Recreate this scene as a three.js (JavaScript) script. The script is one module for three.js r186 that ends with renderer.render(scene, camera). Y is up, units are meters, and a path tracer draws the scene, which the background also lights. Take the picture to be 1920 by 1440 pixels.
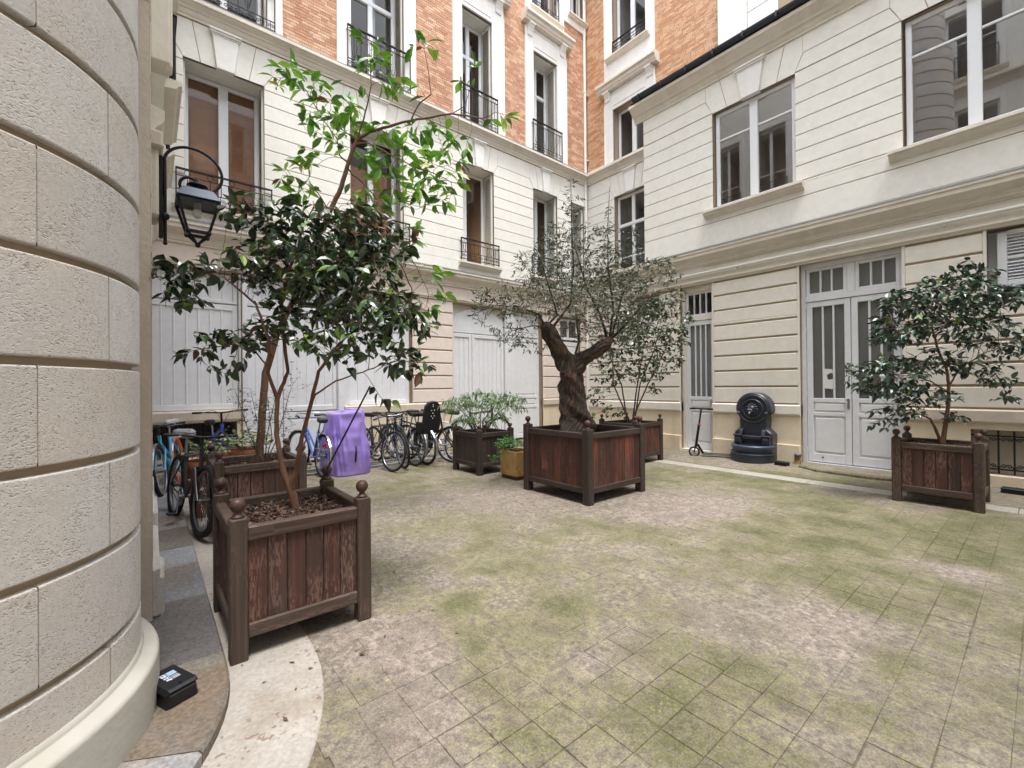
import * as THREE from 'three';
import { mergeGeometries } from 'three/addons/utils/BufferGeometryUtils.js';

// ---------------------------------------------------------------- camera, sky, sun, exposure
const scene = new THREE.Scene();
const RT = new THREE.Vector3(0.77159084, -0.00899433, 0.63605556), UP = new THREE.Vector3(0.00388884, 0.99994804, 0.00942256), FW = new THREE.Vector3(0.63610726, 0.00479684, -0.77158573);
const FOCAL = 824.835, EYE = new THREE.Vector3(-8.647, 1.42, 8.966);
const camera = new THREE.PerspectiveCamera(2 * Math.atan(720 / FOCAL) * 180 / Math.PI, 4 / 3, 0.05, 200);
camera.position.copy(EYE);
camera.quaternion.setFromRotationMatrix(new THREE.Matrix4().makeBasis(RT, UP, FW.clone().negate()));
const renderer = new THREE.WebGLRenderer();
renderer.toneMapping = THREE.LinearToneMapping;
renderer.toneMappingExposure = 4.75;
renderer.shadowMap.enabled = true;
{ // overcast sky: brighter overhead than at the horizon
  const W = 64, H = 32, d = new Float32Array(W * H * 4);
  for (let j = 0; j < H; j++) for (let i = 0; i < W; i++) {
    const s = Math.max(0, Math.sin(((j + 0.5) / H - 0.5) * Math.PI)), l = 0.95 * (1 + 2 * s) / 3, o = (j * W + i) * 4;
    d[o] = l * 0.955; d[o + 1] = l; d[o + 2] = l * 1.075; d[o + 3] = 1;
  }
  const t = new THREE.DataTexture(d, W, H, THREE.RGBAFormat, THREE.FloatType);
  t.mapping = THREE.EquirectangularReflectionMapping; t.magFilter = THREE.LinearFilter; t.needsUpdate = true;
  scene.background = t; scene.environment = t;
}
const sun = new THREE.DirectionalLight(new THREE.Color(1, 0.975, 0.94), 0.9);
sun.position.set(-6.5, 22, 10.5); sun.target.position.set(-4, 0, 4); sun.castShadow = true;
sun.shadow.radius = 34; sun.shadow.mapSize.set(2048, 2048);
Object.assign(sun.shadow.camera, { left: -14, right: 14, top: 14, bottom: -14, near: 1, far: 50 });
scene.add(sun, sun.target);

// ---------------------------------------------------------------- helpers
let seed = 12345;
const rnd = () => { seed = (seed + 0x6d2b79f5) | 0; let t = Math.imul(seed ^ (seed >>> 15), 1 | seed); t = (t + Math.imul(t ^ (t >>> 7), 61 | t)) ^ t; return ((t ^ (t >>> 14)) >>> 0) / 4294967296; };
const rr = (a, b) => a + (b - a) * rnd();
const V = (x, y, z) => new THREE.Vector3(x, y, z);
const clamp = (x, a = 0, b = 1) => Math.min(b, Math.max(a, x));
const smooth = (a, b, x) => { const t = clamp((x - a) / (b - a)); return t * t * (3 - 2 * t); };
const mix = (a, b, t) => a + (b - a) * t;
// a pixel of the 1920 x 1440 photograph at a depth along the view axis
const px = (x, y, depth) => EYE.clone().addScaledVector(FW, depth).addScaledVector(RT, (x - 960) / FOCAL * depth).addScaledVector(UP, -(y - 720) / FOCAL * depth);
const depthOf = (x, z) => (x - EYE.x) * FW.x + (z - EYE.z) * FW.z;
const hash = (x, y, s) => { let h = Math.imul(x | 0, 374761393) ^ Math.imul(y | 0, 668265263) ^ Math.imul(s | 0, 974634721); h = Math.imul(h ^ (h >>> 13), 1274126177); return ((h ^ (h >>> 16)) >>> 0) / 4294967296; };
function vn(x, y, p, s) { // value noise, period p
  const xi = Math.floor(x), yi = Math.floor(y); let fx = x - xi, fy = y - yi; fx = fx * fx * (3 - 2 * fx); fy = fy * fy * (3 - 2 * fy);
  const m = (a) => ((a % p) + p) % p, a = m(xi), b = m(xi + 1), c = m(yi), d = m(yi + 1);
  return mix(mix(hash(a, c, s), hash(b, c, s), fx), mix(hash(a, d, s), hash(b, d, s), fx), fy);
}
function fbm(u, v, p, oct, s) { let a = 0.5, r = 0, n = 0; for (let i = 0; i < oct; i++) { r += a * vn(u * p, v * p, p, s + i); n += a; a *= 0.5; p *= 2; } return r / n; }
function tex(w, h, f, srgb, metresU = 1, metresV = metresU) {
  const d = new Uint8Array(w * h * 4);
  for (let j = 0; j < h; j++) for (let i = 0; i < w; i++) { const c = f((i + 0.5) / w, (j + 0.5) / h), o = (j * w + i) * 4; const g = typeof c === 'number'; d[o] = clamp(g ? c : c[0]) * 255; d[o + 1] = clamp(g ? c : c[1]) * 255; d[o + 2] = clamp(g ? c : c[2]) * 255; d[o + 3] = 255; }
  const t = new THREE.DataTexture(d, w, h); t.wrapS = t.wrapT = THREE.RepeatWrapping; t.magFilter = THREE.LinearFilter; t.minFilter = THREE.LinearMipmapLinearFilter; t.generateMipmaps = true;
  if (srgb) t.colorSpace = THREE.SRGBColorSpace;
  t.repeat.set(1 / metresU, 1 / metresV); t.needsUpdate = true; return t;
}
const hex = (h) => [(h >> 16 & 255) / 255, (h >> 8 & 255) / 255, (h & 255) / 255];
const lerp3 = (a, b, t) => [mix(a[0], b[0], t), mix(a[1], b[1], t), mix(a[2], b[2], t)];
const mul3 = (a, k) => [a[0] * k, a[1] * k, a[2] * k];
const std = (color, rough = 0.8, o = {}) => new THREE.MeshStandardMaterial({ color, roughness: rough, ...o });
const phy = (color, rough = 0.8, o = {}) => new THREE.MeshPhysicalMaterial({ color, roughness: rough, ...o });

// geometry: everything non-indexed with position, normal and uv in metres
function fin(g, flat = false) {
  g = g.index ? g.toNonIndexed() : g;
  if (flat || !g.attributes.normal) g.computeVertexNormals();
  for (const k of Object.keys(g.attributes)) if (!['position', 'normal', 'uv'].includes(k)) g.deleteAttribute(k);
  return uvBox(g);
}
function uvBox(g, ou = 0, ov = 0, swap = false) {
  const p = g.attributes.position, n = p.count, uv = new Float32Array(n * 2), a = V(), b = V(), c = V();
  for (let i = 0; i < n; i += 3) {
    a.fromBufferAttribute(p, i); b.fromBufferAttribute(p, i + 1).sub(a); c.fromBufferAttribute(p, i + 2).sub(a); b.cross(c);
    const x = Math.abs(b.x), y = Math.abs(b.y), z = Math.abs(b.z);
    for (let k = i; k < i + 3; k++) {
      const X = p.getX(k), Y = p.getY(k), Z = p.getZ(k); let u, v;
      if (x >= y && x >= z) { u = Z; v = Y; } else if (y >= z) { u = X; v = Z; } else { u = X; v = Y; }
      uv[k * 2] = (swap ? v : u) + ou; uv[k * 2 + 1] = (swap ? u : v) + ov;
    }
  }
  g.setAttribute('uv', new THREE.BufferAttribute(uv, 2)); return g;
}
function tris(list) { // list of triangles / quads as arrays of [x,y,z]
  const p = []; for (const q of list) for (let i = 1; i + 1 < q.length; i++) p.push(...q[0], ...q[i], ...q[i + 1]);
  const g = new THREE.BufferGeometry(); g.setAttribute('position', new THREE.BufferAttribute(new Float32Array(p), 3)); g.computeVertexNormals(); return uvBox(g);
}
const box = (x0, x1, y0, y1, z0, z1) => { const g = new THREE.BoxGeometry(x1 - x0, y1 - y0, z1 - z0); g.translate((x0 + x1) / 2, (y0 + y1) / 2, (z0 + z1) / 2); return fin(g); };
function cbox(x0, x1, y0, y1, z0, z1, c = 0.006) { // chamfered box
  const X = [x0, x0 + c, x1 - c, x1], Y = [y0, y0 + c, y1 - c, y1], Z = [z0, z0 + c, z1 - c, z1], f = [];
  const P = (i, j, k) => [X[i], Y[j], Z[k]];
  for (const s of [0, 1]) { const e = s ? 3 : 0, r = (q) => (s ? q : q.reverse());
    f.push(r([P(e, 1, 1), P(e, 2, 1), P(e, 2, 2), P(e, 1, 2)])); f.push(r([P(1, e, 1), P(1, e, 2), P(2, e, 2), P(2, e, 1)])); f.push(r([P(1, 1, e), P(2, 1, e), P(2, 2, e), P(1, 2, e)])); }
  const E = (a) => (a ? [2, 3] : [1, 0]);
  for (const a of [0, 1]) for (const b of [0, 1]) { const [ai, ao] = E(a), [bi, bo] = E(b), flip = a === b, r = (q) => (flip ? q : q.reverse());
    f.push(r([P(1, ai, bo), P(2, ai, bo), P(2, ao, bi), P(1, ao, bi)]).slice().reverse().reverse());
    f.push(r([P(ai, bo, 1), P(ao, bi, 1), P(ao, bi, 2), P(ai, bo, 2)].reverse()));
    f.push(r([P(ai, 1, bo), P(ao, 1, bi), P(ao, 2, bi), P(ai, 2, bo)]).slice().reverse()); }
  for (const a of [0, 1]) for (const b of [0, 1]) for (const d of [0, 1]) { const [ai, ao] = E(a), [bi, bo] = E(b), [di, dd] = E(d); const q = [P(ao, bi, di), P(ai, bo, di), P(ai, bi, dd)]; f.push((a + b + d) % 2 ? q : q.reverse()); }
  const g = tris(f), p = g.attributes.position, n = g.attributes.normal, m = V((x0 + x1) / 2, (y0 + y1) / 2, (z0 + z1) / 2), a = V(), b = V();
  for (let i = 0; i < p.count; i += 3) { // make every face point outwards
    a.fromBufferAttribute(p, i).add(b.fromBufferAttribute(p, i + 1)).add(b.fromBufferAttribute(p, i + 2)).divideScalar(3).sub(m); b.fromBufferAttribute(n, i);
    const h = V((x1 - x0) / 2, (y1 - y0) / 2, (z1 - z0) / 2); a.divide(h);
    if (a.dot(b) < 0) { const t = [p.getX(i + 1), p.getY(i + 1), p.getZ(i + 1)]; p.setXYZ(i + 1, p.getX(i + 2), p.getY(i + 2), p.getZ(i + 2)); p.setXYZ(i + 2, ...t); for (let k = 0; k < 3; k++) n.setXYZ(i + k, -b.x, -b.y, -b.z); }
  }
  return uvBox(g);
}
function profile(pts, u0, u1) { // pts: [n, y] outline (closed), extruded along x from u0 to u1; n is +z
  const s = new THREE.Shape(pts.map(([n, y]) => new THREE.Vector2(n, y)));
  const g = new THREE.ExtrudeGeometry(s, { depth: u1 - u0, bevelEnabled: false, steps: 1 });
  g.applyMatrix4(new THREE.Matrix4().makeBasis(V(0, 0, 1), V(0, 1, 0), V(-1, 0, 0))); g.translate(u1, 0, 0);
  return fin(g, true);
}
function prism(pts, n0, n1, bevel = 0) { // pts: [u, y] outline, extruded along z from n0 to n1
  const s = new THREE.Shape(pts.map(([x, y]) => new THREE.Vector2(x, y)));
  const g = new THREE.ExtrudeGeometry(s, { depth: n1 - n0 - bevel, bevelEnabled: bevel > 0, bevelThickness: bevel, bevelSize: bevel, bevelOffset: -bevel, bevelSegments: 1, steps: 1 });
  g.translate(0, 0, n0); return fin(g, true);
}
const tubeP = (pts, r, seg = 8, n = null, closed = false) => fin(new THREE.TubeGeometry(new THREE.CatmullRomCurve3(pts, closed, 'centripetal'), n ?? Math.max(2, pts.length * 3), r, seg, closed));
function bar(a, b, r0, r1 = r0, seg = 8) {
  const d = b.clone().sub(a), g = new THREE.CylinderGeometry(r1, r0, d.length(), seg, 1); g.translate(0, d.length() / 2, 0);
  g.applyQuaternion(new THREE.Quaternion().setFromUnitVectors(V(0, 1, 0), d.clone().normalize())); g.translate(a.x, a.y, a.z); return fin(g);
}
function sbar(a, b, w, h = w) { // square bar between two points
  const d = b.clone().sub(a), g = new THREE.BoxGeometry(w, d.length(), h); g.translate(0, d.length() / 2, 0);
  g.applyQuaternion(new THREE.Quaternion().setFromUnitVectors(V(0, 1, 0), d.clone().normalize())); g.translate(a.x, a.y, a.z); return fin(g);
}
const lathe = (pts, seg = 24, a0 = 0, a1 = Math.PI * 2) => fin(new THREE.LatheGeometry(pts.map(([r, y]) => new THREE.Vector2(r, y)), seg, a0, a1));
const ball = (x, y, z, r, sx = 1, sy = 1, sz = 1, seg = 14) => { const g = new THREE.SphereGeometry(r, seg, Math.round(seg * 0.7)); g.scale(sx, sy, sz); g.translate(x, y, z); return fin(g); };
const torus = (R, r, seg = 40, tube = 8, arc = Math.PI * 2) => fin(new THREE.TorusGeometry(R, r, tube, seg, arc));
const mv = (g, x, y, z) => { g.translate(x, y, z); return g; };
const merge = (list) => (list.length === 1 ? list[0] : mergeGeometries(list.filter(Boolean)));
// objects
const taken = new Map();
const numbered = (n) => { const k = taken.get(n) ?? 0; taken.set(n, k + 1); return k ? n + '_' + String(k).padStart(3, '0') : n; };
function mesh(name, geo, mat, parent) { const m = new THREE.Mesh(Array.isArray(geo) ? merge(geo) : geo, mat); m.name = name; m.castShadow = m.receiveShadow = true; parent.add(m); return m; }
function thing(name, label, category, pos = [0, 0, 0], turn = 0, group) { const o = new THREE.Group(); o.name = numbered(name); o.position.set(...pos); o.rotation.y = turn; o.userData = { label, category }; if (group) o.userData.group = group; scene.add(o); return o; }
function single(name, geo, mat, label, category, group) { const m = mesh(numbered(name), geo, mat, scene); m.userData = { label, category }; if (group) m.userData.group = group; return m; }
function struct(name, geo, mat) { const m = mesh(numbered(name), geo, mat, scene); m.userData = { kind: 'structure' }; return m; }
const stuff = (m) => { m.userData.kind = 'stuff'; return m; };
// ---------------------------------------------------------------- materials
const nz = (p, o, s) => (u, v) => fbm(u, v, p, o, s);
const stuccoBump = tex(512, 512, (u, v) => 0.5 + 0.35 * (fbm(u, v, 48, 3, 3) - 0.5) + 0.25 * (fbm(u, v, 6, 3, 9) - 0.5), false, 1.1);
function stuccoMap(base, stain, s, amt = 0.5) {
  const b = hex(base), d = hex(stain);
  return tex(512, 512, (u, v) => { const n = fbm(u, v, 4, 5, s), f = fbm(u, v, 40, 3, s + 7), streak = fbm(u, v * 0.12 + 0.3, 16, 3, s + 3); const c = lerp3(b, d, amt * 0.6 * smooth(0.4, 0.85, 0.6 * n + 0.4 * streak)); return mul3(c, 0.97 + 0.05 * f); }, true, 2.6);
}
const M = {};
M.creamUpper = std(0xffffff, 0.85, { map: stuccoMap(0xe9e6de, 0xd9d5cb, 11, 0.6), bumpMap: stuccoBump, bumpScale: 0.004 });
M.creamLower = std(0xffffff, 0.88, { map: stuccoMap(0xe3dcd1, 0xd1c8ba, 23, 0.6), bumpMap: stuccoBump, bumpScale: 0.004 });
M.pinkLower = std(0xffffff, 0.88, { map: stuccoMap(0xe0d2c9, 0xcdbcae, 37, 0.6), bumpMap: stuccoBump, bumpScale: 0.004 });
M.trim = std(0xffffff, 0.8, { map: stuccoMap(0xebe8e4, 0xdad6cf, 51, 0.5), bumpMap: stuccoBump, bumpScale: 0.003 });
M.cornice = std(0xffffff, 0.85, { map: stuccoMap(0xdcd3c6, 0xbcb2a3, 65, 0.9), bumpMap: stuccoBump, bumpScale: 0.005 });
M.ochre = std(0xffffff, 0.9, { map: stuccoMap(0xdccdb4, 0xbda98c, 71, 0.9), bumpMap: stuccoBump, bumpScale: 0.006 });
M.stonePlinth = std(0xffffff, 0.9, { map: stuccoMap(0xccc0b0, 0xaa9d8c, 77, 0.9), bumpMap: stuccoBump, bumpScale: 0.008 });
M.groove = std(0xa8957e, 0.95);
M.whitePaint = std(0xffffff, 0.5, { map: stuccoMap(0xdddde0, 0xcfcdca, 83, 0.4) });
M.whiteFrame = std(0xe2e3e6, 0.45);
M.shutter = std(0xd3d1c8, 0.6);
M.iron = std(0x1c1d22, 0.5, { metalness: 0.3 });
M.blackMetal = std(0x17161a, 0.42, { metalness: 0.4 });
M.zinc = std(0x3c3f46, 0.5, { metalness: 0.55 });
M.glass = phy(0xffffff, 0.02, { transmission: 1, thickness: 0, ior: 1.5 });
M.doubleGlazing = phy(0xffffff, 0.015, { transmission: 1, thickness: 0, ior: 2.7 });
M.rippledGlass = phy(0xd8d8d8, 0.28, { transmission: 1, thickness: 0, ior: 1.6 });
M.roomDark = std(0x9a9189, 0.95);
M.roomWarm = std(0x8c7866, 0.95);
M.roomGrey = std(0xa19d97, 0.95);
M.doorFilm = std(0x9c9b96, 0.8);
M.curtain = std(0xb9bdb9, 0.9);
M.blind = std(0xffffff, 0.85, { map: tex(256, 256, (u, v) => { const w = 0.9 + 0.1 * Math.sin(v * 256 * 1.3) * 0.4 + 0.14 * (fbm(u, v, 24, 3, 5) - 0.5), s = smooth(0.62, 0.8, fbm(u, v, 3, 4, 15)); return mul3(lerp3(hex(0x8a5c3a), hex(0x9a6c48), s), w); }, true, 1.3) });
M.flashing = std(0x7b7a78, 0.55, { metalness: 0.3, bumpMap: stuccoBump, bumpScale: 0.003 });
M.pipe = std(0xe6e2dc, 0.45);
// limestone of the round corner: fine pits
const pit = (u, v) => { const w = 0.008 * fbm(u, v, 60, 2, 29), a = fbm(u + w, v * 2 - w, 180, 2, 31), a2 = fbm(u, v, 420, 1, 32), b = fbm(u, v, 14, 3, 33), c = fbm(u, v, 5, 3, 35); return clamp(0.72 - 0.7 * smooth(0.6, 0.78, a * 0.75 + b * 0.28) + 0.2 * (a2 - 0.5) + 0.16 * (c - 0.5) + 0.1 * (b - 0.5)); };
const pitTex = tex(1024, 1024, pit, false, 1.05);
M.limestone = std(0xffffff, 0.92, { bumpMap: pitTex, bumpScale: 0.0026,
  map: tex(1024, 1024, (u, v) => { const p = 1 - smooth(0.1, 0.55, pit(u, v)), n = fbm(u, v, 5, 5, 41), warm = fbm(u, v, 3, 3, 43); let c = lerp3(hex(0xd2cecb), hex(0xc3beba), n); c = lerp3(c, hex(0xc6b9aa), 0.3 * smooth(0.5, 0.75, warm)); c = lerp3(c, hex(0x8a7c6c), 0.38 * p); return mul3(c, 0.95 + 0.1 * fbm(u, v, 120, 2, 45)); }, true, 1.05) });
M.limeJoint = std(0xffffff, 0.95, { map: stuccoMap(0xae9b82, 0x86735a, 47, 0.9), bumpMap: stuccoBump, bumpScale: 0.006 });
// weathered wood: grain runs along v
function woodTex(dark, red, grey, s, redAmt, greyAmt) {
  const A = hex(dark), B = hex(red), C = hex(grey);
  return tex(512, 1024, (u, v) => {
    const g = fbm(u * 1, v * 0.05, 64, 3, s), g2 = fbm(u, v * 0.03 + 0.5, 160, 2, s + 5), n = fbm(u, v * 0.5, 7, 4, s + 9), w = fbm(u, v * 0.6, 9, 4, s + 13), fl = fbm(u, v * 0.34, 200, 2, s + 17);
    let c = lerp3(A, B, redAmt * smooth(0.4, 0.66, n)); c = lerp3(c, C, greyAmt * smooth(0.5, 0.6, w * 0.3 + fl * 0.7) * smooth(0.4, 0.62, w)); return mul3(c, 0.72 + 0.5 * g + 0.2 * (g2 - 0.5));
  }, true, 1.3, 2.2);
}
const woodBump = tex(512, 512, (u, v) => 0.5 + 0.6 * (fbm(u, v * 0.06, 96, 3, 61) - 0.5) + 0.25 * (fbm(u, v * 0.3, 30, 2, 63) - 0.5), false, 0.9);
const woodDark = woodTex(0x45342c, 0x50332c, 0x86695e, 101, 0.8, 0.7), woodRed = woodTex(0x4a3028, 0x77402f, 0x7c5c50, 113, 1.0, 0.45), woodGrey = woodTex(0x4a3b32, 0x4c382f, 0x65554b, 127, 0.5, 0.7), woodBlack = woodTex(0x3a2e28, 0x40302a, 0x524640, 131, 0.5, 0.6);
const wood = (map, k = 0xffffff) => std(k, 0.72, { map, bumpMap: woodBump, bumpScale: 0.003 });
M.plankDark = [0xffffff, 0xeae3df, 0xf6ece6].map((k) => wood(woodDark, k)); M.plankRed = [0xffffff, 0xe2d6d0, 0xf7e6dc].map((k) => wood(woodRed, k)); M.plankBlack = [0xffffff, 0xe2d8d0].map((k) => wood(woodBlack, k));
M.railWood = wood(woodGrey); M.railBlack = wood(woodBlack);
M.finial = std(0x4b332c, 0.5, { bumpMap: woodBump, bumpScale: 0.001 });
M.soil = std(0xffffff, 0.95, { map: tex(256, 256, (u, v) => lerp3(hex(0x2a1f19), hex(0x4a382c), fbm(u, v, 20, 4, 7)), true, 0.6), bumpMap: tex(256, 256, nz(24, 4, 8), false, 0.6), bumpScale: 0.02 });
M.chip = [0x3d2b23, 0x584034, 0x745a4b, 0x2e221d].map((c) => std(c, 0.85));
M.granite = std(0xffffff, 0.8, { map: tex(1024, 1024, (u, v) => { const n = fbm(u, v, 4, 4, 141), f = fbm(u, v, 150, 2, 143), st = smooth(0.55, 0.72, fbm(u, v, 5, 5, 147)); return mul3(lerp3(lerp3(hex(0x9f9e9e), hex(0x858280), n), hex(0x8d7a66), 0.5 * st), 0.82 + 0.36 * f); }, true, 1.7), bumpMap: tex(512, 512, nz(64, 3, 149), false, 0.7), bumpScale: 0.005 });
M.granitePale = std(0xffffff, 0.8, { map: tex(512, 512, (u, v) => { const f = fbm(u, v, 100, 2, 153), st = smooth(0.5, 0.75, fbm(u, v, 4, 5, 157)); return mul3(lerp3(hex(0xa09a90), hex(0x8e8a72), 0.6 * st), 0.88 + 0.24 * f); }, true, 1.4), bumpMap: tex(512, 512, nz(64, 3, 149), false, 0.7), bumpScale: 0.004 });
M.concrete = std(0xffffff, 0.85, { map: tex(1024, 1024, (u, v) => { const n = fbm(u, v, 5, 5, 161), f = fbm(u, v, 120, 2, 163), st = smooth(0.58, 0.72, fbm(u, v, 4, 6, 167)), tr = smooth(0.7, 0.76, fbm(u, v, 60, 3, 169)) * smooth(0.5, 0.7, fbm(u, v, 5, 2, 170)); let c = lerp3(hex(0xb3aca4), hex(0x9d958b), n); c = lerp3(c, hex(0x877868), 0.4 * st); c = lerp3(c, hex(0x6b4f42), 0.5 * tr); return mul3(c, 0.92 + 0.16 * f); }, true, 1.5), bumpMap: tex(512, 512, nz(40, 4, 171), false, 0.8), bumpScale: 0.003 });
M.castBlue = phy(0x343f52, 0.4, { clearcoat: 0.3, clearcoatRoughness: 0.4, bumpMap: stuccoBump, bumpScale: 0.005 });
M.castIron = phy(0x2d333d, 0.38, { metalness: 0.25, clearcoat: 0.25, clearcoatRoughness: 0.5, bumpMap: stuccoBump, bumpScale: 0.004 });
M.trapBox = std(0x121317, 0.5, { bumpMap: stuccoBump, bumpScale: 0.001 });
// ---------------------------------------------------------------- ground
const TWR = { x: -9.53, z: 6.36, r: 0.85 };
const groundHit = (x, y) => { const d = FW.clone().addScaledVector(RT, (x - 960) / FOCAL).addScaledVector(UP, -(y - 720) / FOCAL), t = -EYE.y / d.y; return [EYE.x + d.x * t, EYE.z + d.z * t]; };
const mossSpots = [[780, 985, 0.55, 1], [900, 1010, 0.5, 0.8], [1000, 1060, 0.35, 0.6], [860, 1130, 0.22, 0.9], [1060, 1150, 0.25, 0.9], [1270, 1000, 0.5, 0.6], [1480, 1010, 0.7, 1], [1640, 1030, 0.6, 1], [1840, 1010, 0.8, 1], [1560, 955, 0.8, 0.8], [1380, 905, 1.0, 1.1], [1250, 890, 0.7, 0.9], [1600, 905, 0.5, 1], [290, 930, 0.4, 1.3], [700, 905, 0.8, 0.5], [840, 910, 0.7, 0.4], [920, 1290, 0.2, 0.7], [960, 1370, 0.16, 0.8], [1440, 1280, 0.22, 0.7], [1620, 1210, 0.2, 0.9], [1680, 1250, 0.14, 0.9], [1560, 1110, 0.3, 0.8], [1150, 1260, 0.35, 0.5], [1330, 1380, 0.3, 0.6], [700, 1290, 0.15, 0.5], [1880, 1320, 0.25, 0.7], [600, 880, 0.5, 0.7], [1100, 1420, 0.3, 0.5], [1750, 1140, 0.35, 0.35]].map(([x, y, r, w]) => [...groundHit(x, y), r, w]);
const bareSpots = [[1740, 1060, 0.24, 1.4], [1800, 1075, 0.2, 1], [1310, 950, 0.6, 1.2], [1240, 970, 0.4, 1], [760, 1210, 0.3, 1], [830, 1090, 0.14, 0.9], [900, 1085, 0.1, 0.9], [1020, 930, 0.8, 0.7], [860, 935, 0.6, 0.6], [1560, 1170, 0.3, 0.8], [1550, 1200, 0.2, 0.8], [800, 1360, 0.25, 0.9], [700, 1180, 0.3, 0.8], [1100, 1240, 0.1, 0.8], [1180, 1030, 0.25, 0.6]].map(([x, y, r, w]) => [...groundHit(x, y), r, w]);
const GX = -9.2, GZ = 0, GS = 9.6;
const spot = (list, x, z) => { let s = 0; for (const [a, b, r, w] of list) { const q = ((x - a) ** 2 + (z - b) ** 2) / (r * r); if (q < 6) s += w * Math.exp(-q); } return s; };
const groundMap = tex(2048, 2048, (u, v) => {
  const x = GX + u * GS, z = GZ + v * GS, big = fbm(u, v, 9, 4, 201), mid = fbm(u, v, 40, 4, 205), fine = hash(u * 2048, v * 2048, 7), gr = fbm(u, v, 420, 2, 209), blot = fbm(u, v, 22, 3, 213);
  const m = 0.42 + 0.36 * spot(mossSpots, x, z) - 0.5 * spot(bareSpots, x, z) + 1.2 * (big - 0.5) + 0.8 * (mid - 0.5);
  let c = lerp3(hex(0xa89e90), hex(0x958a7b), 0.5 * blot + 0.4 * (big - 0.3));
  c = lerp3(c, hex(0xb4a59c), 0.6 * smooth(0.1, 0.9, spot(bareSpots, x, z)));
  const a = smooth(0.1, 1.0, m + 0.7 * (gr - 0.5)); c = lerp3(c, lerp3(hex(0x9c966c), hex(0x858253), mid), 0.66 * a);
  c = lerp3(c, hex(0x565a34), 0.5 * smooth(0.7, 1.15, m + 1.3 * (gr - 0.5) + 0.5 * (mid - 0.5)));
  const dirt = smooth(0.6, 0.72, fbm(u, v, 60, 3, 217) * 0.6 + gr * 0.45); c = lerp3(c, hex(0x6a6052), 0.32 * dirt);
  const pale = smooth(0.68, 0.8, gr) * smooth(0.4, 0.7, hash(u * 900, v * 900, 3)); c = lerp3(c, hex(0xc4bca8), 0.3 * pale);
  return mul3(c, 0.78 + 0.3 * fine + 0.42 * (gr - 0.5) + 0.16 * (fbm(u, v, 200, 2, 231) - 0.5));
}, true, 1);
groundMap.repeat.set(1, 1);
const groundBump = tex(1024, 1024, (u, v) => 0.55 * fbm(u, v, 130, 3, 221) + 0.3 * fbm(u, v, 24, 3, 223) + 0.15 * hash(u * 1024, v * 1024, 5), false, 1); groundBump.repeat.set(6, 6);
M.sett = std(0xdcdad8, 0.9, { map: groundMap, bumpMap: groundBump, bumpScale: 0.01 });
M.joint = std(0xc0b9ac, 0.97, { map: groundMap, bumpMap: groundBump, bumpScale: 0.008 });
function uvGround(g) { const p = g.attributes.position, uv = new Float32Array(p.count * 2); for (let i = 0; i < p.count; i++) { uv[i * 2] = (p.getX(i) - GX) / GS; uv[i * 2 + 1] = (p.getZ(i) - GZ) / GS; } g.setAttribute('uv', new THREE.BufferAttribute(uv, 2)); return g; }
struct('ground', tris([[[-60, -0.03, -60], [-60, -0.03, 60], [60, -0.03, 60], [60, -0.03, -60]]]), std(0x80786a, 0.95));
const paving = new THREE.Group(); paving.name = 'courtyard_paving'; paving.userData = { kind: 'structure' }; scene.add(paving);
{ // dirt and moss packed into the joints, in places washed over the stones
  const g = new THREE.PlaneGeometry(8.2, 11.6, 205, 290); g.rotateX(-Math.PI / 2); g.translate(-4.1, 0, 5.85);
  const p = g.attributes.position;
  for (let i = 0; i < p.count; i++) { const x = p.getX(i), z = p.getZ(i); p.setY(i, -0.0042 + 0.004 * (fbm(x * 0.11 + 2, z * 0.11, 16, 3, 301) - 0.5) + 0.003 * (fbm(x * 0.11, z * 0.11, 90, 2, 307) - 0.5)); }
  g.computeVertexNormals(); stuff(mesh('joint_dirt', uvGround(g.toNonIndexed()), M.joint, paving));
}
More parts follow.
